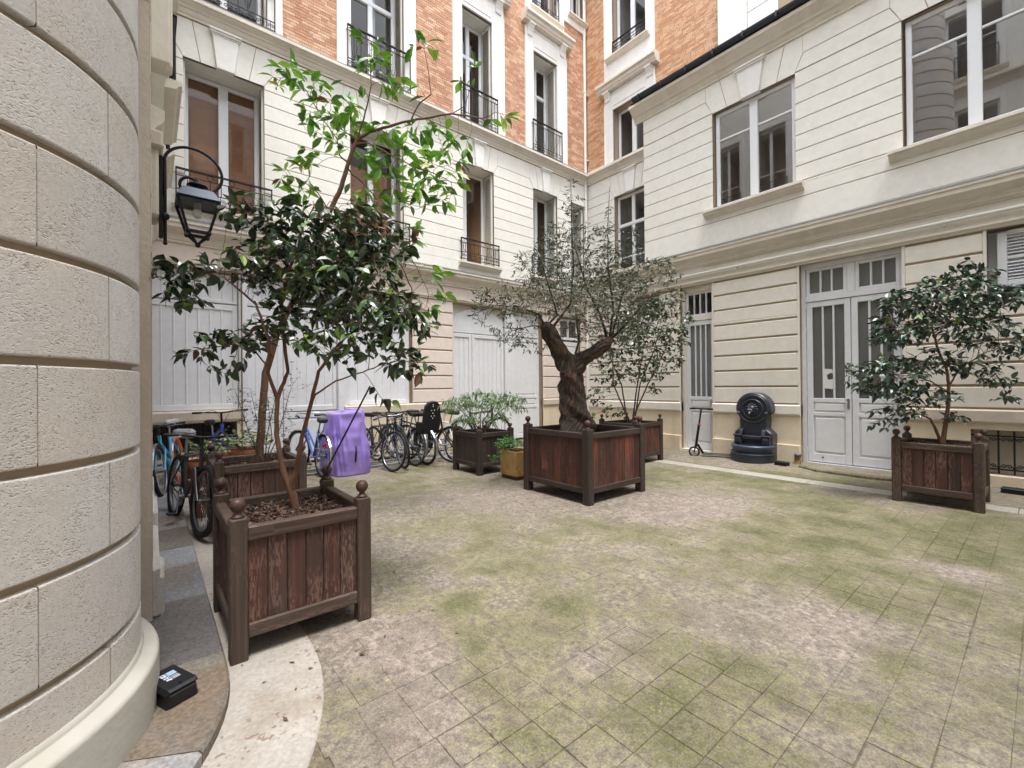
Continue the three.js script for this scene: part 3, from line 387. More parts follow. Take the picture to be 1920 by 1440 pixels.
  flatPanel(g, 'gate_leaf', -1.06, -0.2, 0.02, 2.72, N, [[0.12, 0.82], [0.9, 1.08], [1.17, 2.62]]); mesh('hinge', box(-3.055, -3.03, 2.72, 2.95, N - 0.03, N + 0.02), M.iron, g);
  flatPanel(g, 'transom_panel', -1.06, -0.2, 2.75, 3.4, N, [[2.85, 3.3]]);
  { const d = flatPanel(g, 'door', 0.6, 1.43, 0.02, 2.72, N, [[0.12, 0.95], [1.1, 2.6]]); mesh('knob', ball(0.72, 1.05, N + 0.03, 0.03), M.blackMetal, d); }
  windowAt(g, 0.6, 1.43, 2.78, 3.4, { n: N, ms: 0.04, fw: 0.06, name: 'transom_window', roomDepth: 0.2 });
  // first floor
  const yr = [4.21]; for (let y = 4.41; y < 6.6; y += 0.27) yr.push(y); yr.push(6.84);
  const rows = [4.21, 4.68, 4.95, 5.22, 5.49, 5.76, 6.03, 6.3, 6.57, 6.84], lint = W1.slice(0, 4).map(([a, b]) => [a - 0.13, b + 0.13]);
  courses(g, X0, X1, rows, [...ff], M.creamUpper, { gap: 0.013 });
  const topCourse = (a, b, l, r, y0, yt, y1) => mesh('stone_course', prism([[l ? a + 0.006 : a, y1 - 0.006], [l ? a - 0.124 : a, yt + 0.004], [l ? a - 0.124 : a, y0 + 0.007], [r ? b + 0.124 : b, y0 + 0.007], [r ? b + 0.124 : b, yt + 0.004], [r ? b - 0.006 : b, y1 - 0.006]], -0.05, 0.001, 0.004), M.creamUpper, g);
  { const edges = [X0, ...lint.flat(), X1]; for (let i = 0; i < edges.length; i += 2) { const a = edges[i], b = edges[i + 1], l = i > 0, r = i + 2 < edges.length;
    if (i < 8) topCourse(a, b, l, r, 6.84, 6.9, 7.12); else { mesh('stone_course', prism([[a + 0.006, 7.114], [a - 0.124, 6.904], [a - 0.124, 6.847], [1.078, 6.847], [1.078, 7.114]], -0.05, 0.001, 0.004), M.creamUpper, g); mesh('stone_course', cbox(1.672, b, 6.847, 7.114, -0.05, 0.001), M.creamUpper, g); mesh('stone_course', cbox(1.078, 1.672, 6.9, 7.114, -0.05, 0.0005), M.creamUpper, g); }
    mesh('upper_band', box(a, b, 7.128, 7.54, -0.05, 0), M.creamUpper, g); } }
  W1.slice(0, 4).forEach(([a, b]) => lintel(g, a, b, 6.9, 7.12, 7.54, M.creamUpper, M.trim));
  const opt = [{ blind: M.blind, mid: -7.6, room: M.roomWarm, ms: 0.15 }, { room: M.roomWarm, blind: M.blind, blindTop: 6.2 }, { room: M.roomWarm, mid: -2.43 }, { room: M.roomWarm }, { room: M.roomWarm, ms: 0.06 }];
  W1.forEach(([a, b], i) => { const w = windowAt(g, a + 0.02, b - 0.02, 4.46, 6.89, { n: -0.42, fw: 0.07, ms: 0.12, ...opt[i] }); shutterAt(w, b - 0.001, 4.47, 6.88, -0.4, -0.09, 1); shutterAt(w, a + 0.001, 4.47, 6.88, -0.4, -0.09, -1);
    if (i < 4) { sillAt(g, a - 0.16, b + 0.16, 4.455, 0.13); railing(g, a - 0.11, b + 0.11, 4.48, 5.02, 0.06, { bars: 9, belly: i > 0 }); } else sillAt(g, a - 0.05, b + 0.05, 4.455, 0.1); });
  { const lamp = mesh('indoor_lamp', ball(-2.25, 5.08, -0.9, 0.055), std(0xffe2b0, 0.6, { emissive: 0xffd9a0, emissiveIntensity: 1.6 }), g); const l = new THREE.PointLight(0xffd9ae, 0.1); l.position.set(-2.15, 5.0, -0.62); l.castShadow = true; l.shadow.radius = 3; lamp.add(l); l.position.set(-2.25, 5.08, -0.8); }
  // string course and brick storeys
  mesh('string_course', stringCourse(X0, X1 - 0.02, 7.55, 7.83, 0.2), M.cornice, g); mesh('brick_base', box(X0, X1, 7.86, 7.95, -0.05, 0.02), M.trim, g);
  const all = []; const zones = [[-6.73, -5.72, 7.955, 12.2], [-4.01, -3.01, 7.955, 13], [-1.46, -0.7, 7.955, 14], [0.9, 1.78, 7.955, 14]];
  for (const [a, b, c, d] of zones) all.push(...bricks(g, a, b, c, d, 0.006, redBricks, 0, ([x0, x1, y0]) => { const q = V((x0 + x1) / 2, y0, 0).sub(EYE), dz = q.dot(FW), sy = 720 - FOCAL * q.dot(UP) / dz; return dz + (sy < 0 ? 100 : 0) + (x0 > 1 && y0 > 12.2 ? 50 : 0); }).filter((b) => !(b.q[1] > 1.05 && b.q[3] > 12.42 && b.q[2] < 13.9)));
  layBricks(g, all, redBricks);
  W2.forEach(([a, b, c, d], i) => { surround(g, c, d, a, b, 7.86, 10.72, 11.32, 11.58); const w = windowAt(g, a + 0.02, b - 0.02, 7.88, 10.71, { n: -0.42, fw: 0.07, ms: 0.11, transom: 9.86, room: i === 2 ? M.roomWarm : M.roomDark, curtain: i === 1 ? [[a + 0.6, a + 0.75]] : undefined }); shutterAt(w, b - 0.001, 7.9, 10.7, -0.4, -0.06, 1); shutterAt(w, a + 0.001, 7.9, 10.7, -0.4, -0.06, -1); railing(g, a - 0.1, b + 0.12, 7.87, 8.75, 0.1, { bars: 10, belly: true }); });
  tf.forEach(([a, b, c, d], i) => { const w = windowAt(g, a + 0.02, b - 0.02, c, d, { n: -0.2, fw: 0.06 }); mesh('window_surround', [cbox(a - 0.27, a, i < 4 ? 11.62 : c - 0.3, 14.2, -0.05, 0.045, 0.008), cbox(b, Math.min(b + 0.3, 1.8), i < 4 ? 11.62 : c - 0.3, 14.2, -0.05, 0.045, 0.008), box(a, b, i < 4 ? 11.62 : c - 0.3, c, -0.05, 0.043)], M.trim, g); sillAt(g, a - 0.14, Math.min(b + 0.2, 1.79), c, 0.16); if (i < 4) railing(g, a - 0.06, b + 0.06, c + 0.01, c + 0.8, 0.08, { bars: 8, belly: true }); else shutterAt(w, a + 0.4, c, d, -0.1, 0.03, -1); });
  mesh('party_wall', box(X0 - 0.4, X1 + 0.3, 0, 14.4, -2.9, -2.8), M.roomGrey, g); mesh('roof', box(X0 - 0.4, X1 + 0.3, 14.2, 14.4, -2.9, 0.3), M.zinc, g);
}
// ---------------------------------------------------------------- building across the far corner (wall plane x = 1.81, x along it is world z)
{
  const g = thing('corner_building', 'orange brick wall with white framed windows rising behind the low cream wing', 'building', [1.81, 0, 0], -Math.PI / 2);
  const X0 = 0, X1 = 11.5, h1 = [[1.03, 2.15, 4.3, 6.89]], h2 = [[1.03, 2.15, 7.86, 9.42]], h3 = [[1.03, 2.15, 10.92, 13.6]];
  backing(g, X0, X1, 0, 7.55, h1, M.groove, -0.012); backing(g, X0, 4.15, 7.55, 14.2, [...h2, ...h3, [3.25, 4.0, 12.4, 13.8]], M.mortar, -0.004);
  courses(g, X0, 3.4, [0.02, 1.06, 1.97, 2.87, 3.5, 3.8, 4.25, 4.68, 4.95, 5.22, 5.49, 5.76, 6.03, 6.3, 6.57, 6.84], h1, M.creamUpper, { gap: 0.013 });
  mesh('stone_course', prism([[0, 7.114], [0, 6.847], [1.026, 6.847], [1.026, 6.894], [0.896, 7.114]], -0.05, 0.001, 0.004), M.creamUpper, g); mesh('stone_course', prism([[2.286, 7.114], [2.156, 6.894], [2.156, 6.847], [3.4, 6.847], [3.4, 7.114]], -0.05, 0.001, 0.004), M.creamUpper, g);
  mesh('upper_band', box(0, 0.9, 7.128, 7.54, -0.05, 0), M.creamUpper, g); mesh('upper_band', box(2.28, 3.4, 7.128, 7.54, -0.05, 0), M.creamUpper, g); lintel(g, 1.03, 2.15, 6.89, 7.12, 7.54, M.creamUpper, M.trim);
  windowAt(g, 1.05, 2.13, 4.32, 6.88, { n: -0.14, transom: 6.02, bars: [5.1], room: M.roomGrey, fw: 0.07 });
  mesh('string_course', stringCourse(0.02, 5, 7.55, 7.83, 0.2), M.cornice, g); mesh('brick_base', [box(0, 1.03, 7.86, 7.95, -0.05, 0.02), box(2.15, 4.15, 7.86, 7.95, -0.05, 0.02)], M.trim, g);
  surround(g, 0.74, 2.42, 1.03, 2.15, 7.86, 9.42, 9.95, 10.2, 0.24);
  windowAt(g, 1.05, 2.13, 7.88, 9.41, { n: -0.22, bars: [8.06], fw: 0.07, ms: 0.14, room: M.roomDark });
  mesh('window_surround', [cbox(0.74, 1.03, 10.25, 14.2, -0.05, 0.045), cbox(2.15, 2.42, 10.25, 14.2, -0.05, 0.045), box(1.03, 2.15, 10.25, 10.92, -0.05, 0.043)], M.trim, g); sillAt(g, 0.86, 2.3, 10.93, 0.2);
  windowAt(g, 1.05, 2.13, 10.95, 13.6, { n: -0.2, ms: 0.14, fw: 0.08, room: M.roomGrey }); railing(g, 1.06, 2.12, 10.95, 11.36, 0.05, { bars: 9 });
  windowAt(g, 3.25, 4.0, 12.42, 13.8, { n: -0.2, ms: 0.06 }); mesh('sill', box(3.1, 4.12, 12.28, 12.4, -0.05, 0.09), redBricks[1], g);
  const all = []; const rk = ([x0, x1, y0]) => { const q = V(1.81, y0, (x0 + x1) / 2).sub(EYE), dz = q.dot(FW), sy = 720 - FOCAL * q.dot(UP) / dz; return dz + (sy < 0 ? 100 : 0) + (x0 > 2.1 && y0 < 9.1 ? 60 : 0); };
  all.push(...bricks(g, 0.05, 0.74, 7.955, 14, 0.006, tanBricks, 0, rk), ...bricks(g, 2.42, 4.15, 7.955, 14, 0.006, tanBricks, 0, rk).filter((b) => !(b.q[1] > 3.1 && b.q[0] < 4.13 && b.q[3] > 12.25 && b.q[2] < 13.85)));
  layBricks(g, all, tanBricks);
  mesh('rendered_pier', cbox(4.15, 4.77, 7.5, 14.2, -0.34, 0.14, 0.01), M.trim, g); mesh('rendered_wall', box(4.77, 11.5, 7.5, 14.2, -0.34, 0.04), M.groove, g);
  { const ys = []; for (let y = 7.6; y < 14; y += 0.36) ys.push(y); courses(g, 4.78, 5.4, ys, [], M.trim, { n: 0.055, gap: 0.014 }); courses(g, 6.6, 11.5, ys, [], M.trim, { n: 0.055, gap: 0.014 }); mesh('window_surround', [cbox(5.4, 6.6, 7.6, 9.2, 0.03, 0.07)], M.trim, g); windowAt(g, 5.55, 6.45, 9.3, 11.8, { n: 0.03 }); }
  const p = mesh('drainpipe', [bar(V(0.04, 0.1, 0.1), V(0.04, 14, 0.1), 0.042, 0.042, 14), ...[7.4, 8.4, 10.4, 12.4].map((y) => bar(V(0.04, y, 0.1), V(0.04, y + 0.06, 0.1), 0.052, 0.052, 14)), ...[8.3, 10.3].map((y) => box(-0.02, 0.12, y, y + 0.02, -0.01, 0.1))], M.pipe, g);
  mesh('party_wall', box(0, 11.5, 0, 14.4, -2.6, -2.5), M.roomGrey, g); mesh('roof', box(-0.3, 11.5, 14.2, 14.4, -2.6, 0.3), M.zinc, g);
}
// ---------------------------------------------------------------- low wing on the right (wall plane x = 0, x along it is world z)
{
  const g = thing('low_wing', 'low cream rendered wing with grooved courses and two white glazed doors', 'building', [0, 0, 0], -Math.PI / 2);
  const U0 = 1.56, UL = 3.23, U1 = 11.6, gf = [[3.0, 3.59, 2.85, 3.42], [4.07, 4.75, 0, 3.46], [6.28, 7.62, 0, 3.46], [8.48, 9.75, 2.62, 3.46], [8.31, 9.6, 0.19, 0.78]];
  backing(g, U0, U1, 0, 3.47, gf, M.groove, -0.02); courses(g, U0, U1, GF, gf, M.creamLower, { gap: 0.034, margin: 0.035, c: 0.008 });
  for (const [a, b] of [[U0, 4.07], [4.75, 6.28], [7.62, U1]]) { mesh('plinth_cap', profile([[-0.1, 0.86], [0.02, 0.86], [0.035, 0.89], [0.035, 1.03], [0.01, 1.05], [-0.1, 1.05]], a, b), a > 7 ? M.stonePlinth : M.creamLower, g); mesh('plinth', rects(a, b, 0.365, 0.858, gf).map(([c, d, e, f]) => box(c, d, e, f, -0.06, 0)), M.ochre, g); mesh('plinth_base', rects(a, b, 0, 0.36, gf).map(([c, d, e, f]) => cbox(c, d, e, f, -0.06, 0.05, 0.012)), M.ochre, g); }
  mesh('frieze', box(U0, U1, 3.53, 3.8, -0.05, 0.012), M.creamLower, g); mesh('moulding', profile([[-0.05, 3.455], [0.02, 3.455], [0.03, 3.48], [0.055, 3.5], [0.055, 3.525], [-0.05, 3.53]], U0, U1), M.cornice, g);
  mesh('cornice', profile([[-0.02, 3.8], [0.03, 3.8], [0.03, 3.82], [0.05, 3.83], [0.05, 3.86], [0.08, 3.9], [0.1, 3.91], [0.19, 3.98], [0.19, 4.03], [0.21, 4.05], [0.21, 4.1], [-0.02, 4.18]], U0 - 0.1, U1), M.cornice, g);
  flash(g, UL, U1, 4.175, 4.1, 0.21);
  mesh('side_wall', [box(U0, U0 + 0.3, 0, 4.12, -1.8, -0.345), box(UL, UL + 0.3, 4.2, 7.5, -1.8, -0.345)], M.creamLower, g); mesh('terrace_roof', box(U0, UL + 0.3, 4.12, 4.17, -1.8, -0.025), M.zinc, g);
  { const f = [bar(V(U0 + 0.1, 3.655, 0.07), V(U1, 3.655, 0.07), 0.026, 0.026, 12)]; for (let u = 2.4; u < U1; u += 1.42) f.push(cbox(u, u + 0.03, 3.6, 3.69, 0.01, 0.07, 0.004)); mesh('service_pipe', f, M.pipe, g); const f2 = [bar(V(4.6, 3.78, 0.04), V(U1, 3.78, 0.04), 0.006, 0.006, 6)]; mesh('cable', f2, std(0xb9ab93, 0.7), g); }
  // upper storey
  const ff = [[4.8, 6.25, 4.85, 6.79], [7.65, 9.12, 4.85, 6.8]], rows = [4.18, 4.63, 4.9, 5.17, 5.435, 5.7, 5.97, 6.25, 6.53, 6.8];
  backing(g, UL, U1, 4.0, 7.5, ff, M.groove, -0.012); courses(g, UL, U1, rows, ff, M.creamUpper, { gap: 0.013 });
  { const l = [[4.8 - 0.13, 6.25 + 0.13], [7.65 - 0.13, 9.12 + 0.13]], e = [UL, ...l.flat(), U1]; for (let i = 0; i < e.length; i += 2) { const a = e[i], b = e[i + 1], L = i > 0, R = i + 2 < e.length; mesh('stone_course', prism([[L ? a + 0.006 : a, 7.074], [L ? a - 0.124 : a, 6.81], [R ? b + 0.124 : b, 6.81], [R ? b - 0.006 : b, 7.074]], -0.05, 0.001, 0.004), M.creamUpper, g); mesh('upper_band', box(a, b, 7.088, 7.4, -0.05, 0), M.creamUpper, g); } }
  ff.forEach(([a, b, y0, y1], i) => { lintel(g, a, b, y1, 7.08, 7.38, M.creamUpper, M.trim); sillAt(g, a - 0.15, b + 0.13, 4.87, 0.15);
    windowAt(g, a + 0.03, b - 0.01, 4.88, y1 - 0.01, { n: -0.09, fw: 0.07, ms: 0.14, mid: a + 0.74, bars: [6.24], room: M.roomDark, roomDepth: 1.5, glass: M.doubleGlazing }); });
  mesh('eaves_cornice', profile([[-0.02, 7.38], [0.03, 7.38], [0.03, 7.41], [0.06, 7.44], [0.08, 7.49], [0.12, 7.5], [0.14, 7.53], [0.24, 7.62], [0.27, 7.63], [0.27, 7.69], [-0.02, 7.7]], UL - 0.2, U1), M.cornice, g);
  { const pts = []; for (let i = 0; i <= 8; i++) { const a = -Math.PI * i / 8; pts.push([0.29 + 0.075 * Math.cos(a), 7.79 + 0.075 * Math.sin(a)]); } for (let i = 8; i >= 0; i--) { const a = -Math.PI * i / 8; pts.push([0.29 + 0.066 * Math.cos(a), 7.79 + 0.066 * Math.sin(a)]); } const f = [profile(pts, UL - 0.06, U1)]; for (let u = UL + 0.1; u < U1; u += 0.55) f.push(box(u, u + 0.025, 7.70, 7.8, 0.212, 0.372)); mesh('roof_gutter', f, M.zinc, g); }
  mesh('roof', tris([[[UL - 0.15, 7.74, 0.25], [U1, 7.74, 0.25], [U1, 8.7, -1.8], [UL - 0.15, 8.7, -1.8]], [[UL - 0.15, 7.7, -1.8], [UL - 0.15, 7.7, 0.25], [UL - 0.15, 7.74, 0.25], [UL - 0.15, 8.7, -1.8]]]), M.zinc, g);
  // doors
  function glazedDoor(u0, u1, lights, o) { // one leaf: stiles, rails, glazing bars, panes, raised panels
    const n = -0.13, s = 0.085, y0 = o.y0, y1 = o.y1, yg = 1.17, a = u0 + s, b = u1 - s, f = [cbox(u0, a, y0, y1, n - 0.045, n, 0.005), cbox(b, u1, y0, y1, n - 0.045, n, 0.005), cbox(a, b, y1 - 0.09, y1, n - 0.045, n - 0.001, 0.005), cbox(a, b, yg - 0.07, yg, n - 0.045, n - 0.001, 0.005), cbox(a, b, 0.87, 0.93, n - 0.045, n - 0.001, 0.005), cbox(a, b, y0, y0 + 0.14, n - 0.045, n - 0.001, 0.005), box(a, b, y0, yg, n - 0.04, n - 0.022)], w = (b - a) / lights;
    for (let i = 1; i < lights; i++) f.push(cbox(a + i * w - 0.014, a + i * w + 0.014, yg, y1 - 0.09, n - 0.04, n - 0.004, 0.006));
    const d = mesh('door', f, M.whitePaint, g); for (let i = 0; i < lights; i++) mesh('pane', tris([[[a + i * w, yg, n - 0.025], [a + (i + 1) * w, yg, n - 0.025], [a + (i + 1) * w, y1 - 0.09, n - 0.025], [a + i * w, y1 - 0.09, n - 0.025]]]), M.rippledGlass, d);
    mesh('panel', cbox(a + 0.02, b - 0.02, y0 + 0.17, 0.84, n - 0.03, n - 0.004, 0.014), M.whitePaint, d); mesh('panel', cbox(a + 0.02, b - 0.02, 0.955, yg - 0.09, n - 0.03, n - 0.004, 0.012), M.whitePaint, d);
    mesh('lining', tris([[[u0, yg - 0.02, n - 0.07], [u1, yg - 0.02, n - 0.07], [u1, y1, n - 0.07], [u0, y1, n - 0.07]]]), o.lining, d); return d; }
  function transomLight(u0, u1, y0, y1, lights, lining) { const n = -0.13, s = 0.05, f = [cbox(u0, u0 + s, y0, y1, n - 0.045, n, 0.006), cbox(u1 - s, u1, y0, y1, n - 0.045, n, 0.006), cbox(u0 + s, u1 - s, y0, y0 + 0.06, n - 0.045, n - 0.001, 0.006), cbox(u0 + s, u1 - s, y1 - 0.05, y1, n - 0.045, n - 0.001, 0.006)], w = (u1 - u0 - 2 * s) / lights; for (let i = 1; i < lights; i++) f.push(cbox(u0 + s + i * w - 0.014, u0 + s + i * w + 0.014, y0 + 0.06, y1 - 0.05, n - 0.04, n - 0.004, 0.006)); const d = mesh('transom_window', f, M.whitePaint, g); for (let i = 0; i < lights; i++) mesh('pane', tris([[[u0 + s + i * w, y0 + 0.05, n - 0.025], [u0 + s + (i + 1) * w, y0 + 0.05, n - 0.025], [u0 + s + (i + 1) * w, y1 - 0.04, n - 0.025], [u0 + s + i * w, y1 - 0.04, n - 0.025]]]), lining === M.roomDark ? M.glass : M.rippledGlass, d); if (lining === M.roomDark) mesh('interior', roomBox(u0, u1, y0, y1, n - 0.05, 1.4), lining, d); else mesh('lining', tris([[[u0, y0, n - 0.07], [u1, y0, n - 0.07], [u1, y1, n - 0.07], [u0, y1, n - 0.07]]]), lining, d); }
  mesh('door_frame', [box(6.282, 6.34, 0.04, 3.46, -0.2, -0.1), box(7.585, 7.618, 0.04, 3.46, -0.2, -0.1), cbox(6.34, 7.585, 2.815, 2.9, -0.19, -0.115, 0.008), box(6.34, 7.585, 3.38, 3.458, -0.2, -0.1), cbox(6.92, 7.03, 2.9, 3.38, -0.19, -0.118, 0.008), box(6.34, 7.585, 0.03, 0.075, -0.3, -0.08)], M.whitePaint, g);
  const dl = glazedDoor(6.345, 6.963, 3, { y0: 0.09, y1: 2.81, lining: M.doorFilm }); const dr = glazedDoor(6.972, 7.58, 3, { y0: 0.09, y1: 2.81, lining: M.doorFilm });
  transomLight(6.345, 6.92, 2.9, 3.38, 3, M.doorFilm); transomLight(7.03, 7.58, 2.9, 3.38, 3, M.doorFilm);
  mesh('door_handle', [cbox(6.905, 6.94, 1.0, 1.17, -0.13, -0.118, 0.004), bar(V(6.922, 1.1, -0.12), V(6.922, 1.1, -0.075), 0.009), bar(V(6.93, 1.1, -0.078), V(6.8, 1.1, -0.078), 0.009), bar(V(6.922, 1.03, -0.12), V(6.922, 1.03, -0.108), 0.012)], std(0x9b9ca0, 0.3, { metalness: 0.9 }), dl);
  { const paper = []; const ring = (u, y, r, k, s) => Array.from({ length: k }, (_, i) => { const a = i / k * Math.PI * 2, q = r * (0.75 + 0.4 * hash(i, s, 3)); return new THREE.Vector2(u + q * Math.cos(a), y + q * 1.25 * Math.sin(a)); }); const s = new THREE.Shape([[6.58, 1.33], [6.64, 1.335], [6.69, 1.32], [6.73, 1.34], [6.726, 1.6], [6.7, 1.655], [6.64, 1.66], [6.58, 1.67]].map((q) => new THREE.Vector2(...q))); s.holes.push(new THREE.Path(ring(6.675, 1.53, 0.05, 14, 5).reverse())); const q = new THREE.ShapeGeometry(s); q.translate(0, 0, -0.15); mesh('torn_paper', fin(q), std(0xd9d8d4, 0.9), dl); }
  mesh('door_stop_hole', ball(6.56, 0.17, -0.132, 0.014), M.blackMetal, dl);
  for (const y of [0.25, 1.2, 2.3, 2.7]) mesh('hinge', bar(V(6.34, y, -0.108), V(6.34, y + 0.09, -0.108), 0.012, 0.012, 8), M.whiteFrame, dl);
  mesh('door_frame', [box(4.072, 4.13, 0.04, 3.46, -0.2, -0.1), cbox(4.13, 4.748, 2.74, 2.82, -0.19, -0.115, 0.008), box(4.13, 4.748, 3.34, 3.458, -0.2, -0.1), box(4.07, 4.748, 0.02, 0.08, -0.3, 0.02)], M.creamLower, g);
  const d2 = glazedDoor(4.135, 4.746, 4, { y0: 0.085, y1: 2.735, lining: M.curtain }); mesh('knob', ball(4.675, 1.12, -0.095, 0.032, 1.3, 1, 0.8), M.whiteFrame, d2); transomLight(4.135, 4.746, 2.82, 3.34, 4, M.roomDark);
  windowAt(g, 3.02, 3.57, 2.87, 3.4, { n: -0.12, ms: 0, fw: 0.04, roomDepth: 0.5, name: 'vent_window' });
  { const w = mesh('louvred_window', [cbox(8.57, 8.66, 2.68, 3.4, -0.18, -0.1, 0.006), cbox(9.6, 9.7, 2.68, 3.4, -0.18, -0.1, 0.006), cbox(8.66, 9.6, 2.68, 2.76, -0.18, -0.102, 0.006), cbox(8.66, 9.6, 3.36, 3.42, -0.18, -0.102, 0.006), cbox(8.66, 9.6, 3.04, 3.08, -0.17, -0.104, 0.006), box(8.48, 9.75, 2.62, 3.46, -0.34, -0.28)], M.whiteFrame, g); for (let y = 2.78; y < 3.35; y += 0.042) if (Math.abs(y - 3.05) > 0.04) mesh('slat', tris([[[8.66, y, -0.11], [9.6, y, -0.11], [9.6, y + 0.038, -0.16], [8.66, y + 0.038, -0.16]], [[8.66, y - 0.006, -0.11], [9.6, y - 0.006, -0.11], [9.6, y, -0.11], [8.66, y, -0.11]]]), M.whiteFrame, w); sillAt(g, 8.5, 9.8, 2.67, 0.04, M.zinc); }
  { const w = mesh('basement_window', box(8.31, 9.6, 0.19, 0.78, -0.34, -0.2), M.stonePlinth, g), f = []; for (let u = 8.42; u < 9.6; u += 0.14) { f.push(bar(V(u, 0.2, -0.05), V(u, 0.77, -0.05), 0.011, 0.011, 6), ball(u, 0.66, -0.05, 0.02, 1, 1, 1, 8), ball(u, 0.29, -0.05, 0.02, 1, 1, 1, 8)); if (u < 9.5) f.push(scroll(u + 0.045, 0.3, -0.05, 0.028, 1), scroll(u + 0.095, 0.3, -0.05, 0.028, -1), scroll(u + 0.045, 0.65, -0.05, 0.028, 1), scroll(u + 0.095, 0.65, -0.05, 0.028, -1)); } f.push(box(8.31, 9.6, 0.25, 0.268, -0.06, -0.04), box(8.31, 9.6, 0.69, 0.708, -0.06, -0.04)); mesh('grille', f, M.iron, w); }
  mesh('party_wall', box(U0 + 0.3, U1, 0, 4.1, -1.8, -1.75), M.roomGrey, g); mesh('party_wall', box(UL + 0.3, U1, 4.2, 7.6, -1.8, -1.75), M.roomGrey, g);
}
// ---------------------------------------------------------------- building on the left: wall, rounded stone corner, and its continuation behind the passage
{
  const g = thing('left_building', 'pale stone side wall carrying the lantern beside the round stone corner', 'building', [-8.63, 0, 0], Math.PI / 2); // x along it is -z
  backing(g, -5.6, -0.02, 0.06, 3.7, [], M.limeJoint, -0.006, -0.6);
  { const ys = [0.4]; for (let y = 0.81; y < 3.7; y += 0.352) ys.push(y); courses(g, -5.6, -0.02, [...ys, 3.7], [], M.limestone, { gap: 0.022, n: -0.004 }); }
  mesh('wall_end', rects(0, 0.55, 0.06, 3.7, []).map(() => box(-5.62, -5.595, 0.06, 3.7, -0.5, -0.008)), M.stonePlinth, g);
  mesh('plinth', [cbox(-5.58, -4.5, 0.05, 0.36, -0.1, 0.03, 0.02), cbox(-4.3, -3.6, 0.05, 0.42, -0.1, 0.035, 0.02), cbox(-3.3, -0.02, 0.05, 0.36, -0.1, 0.02, 0.02)], M.limestone, g);
  mesh('bumper_stone', prism([[-5.55, 0.055], [-5.25, 0.055], [-5.25, 0.3], [-5.32, 0.34], [-5.5, 0.34], [-5.55, 0.28]], -0.02, 0.05, 0.012), M.limestone, g);
  mesh('cornice', profile([[-0.1, 3.7], [0.02, 3.7], [0.04, 3.76], [0.08, 3.8], [0.1, 3.84], [0.1, 3.92], [-0.1, 3.98]], -3.95, -0.02), M.cornice, g);
  mesh('lamp_corbel', [cbox(-4.0, -3.68, 2.95, 3.7, -0.05, 0.055, 0.02), cbox(-4.05, -3.63, 3.55, 3.69, -0.05, 0.085, 0.015)], M.stonePlinth, g);
  const holes = [[-3.2, -2.1, 4.6, 6.9], [-1.5, -0.5, 4.6, 6.9], [-3.2, -2.1, 8.0, 10.7], [-1.5, -0.5, 8.0, 10.7]];
  mesh('upper_wall', rects(-3.9, -0.02, 4.37, 14, holes).map(([a, b, c, d]) => box(a, b, c, d, -0.6, 0.11)), M.creamUpper, g); mesh('lower_wall', rects(-5.6, -0.02, 3.98, 14, [[-3.9, -0.02, 4.37, 14]]).map(([a, b, c, d]) => box(a, b, c, d, -0.6, -0.005)), M.creamUpper, g);
  mesh('pilaster', [cbox(-3.96, -3.72, 4.36, 13.9, 0, 0.14, 0.01), cbox(-3.93, -3.78, 4.35, 13.8, 0.1, 0.16, 0.01)], M.cornice, g);
  for (const [a, b, c, d] of holes) { windowAt(g, a + 0.02, b - 0.02, c, d, { n: -0.08, bars: [c + 1.1], room: M.roomGrey }); sillAt(g, a - 0.12, b + 0.12, c, 0.26); mesh('window_surround', [cbox(a - 0.16, a, c, d + 0.16, 0.1, 0.15), cbox(b, b + 0.16, c, d + 0.16, 0.1, 0.15), cbox(a, b, d, d + 0.16, 0.1, 0.148)], M.trim, g); railing(g, a - 0.06, b + 0.06, c + 0.02, c + 0.7, 0.2, { bars: 9 }); }
  mesh('string_course', stringCourse(-5.6, -0.02, 7.3, 7.62, 0.36), M.cornice, g);
}
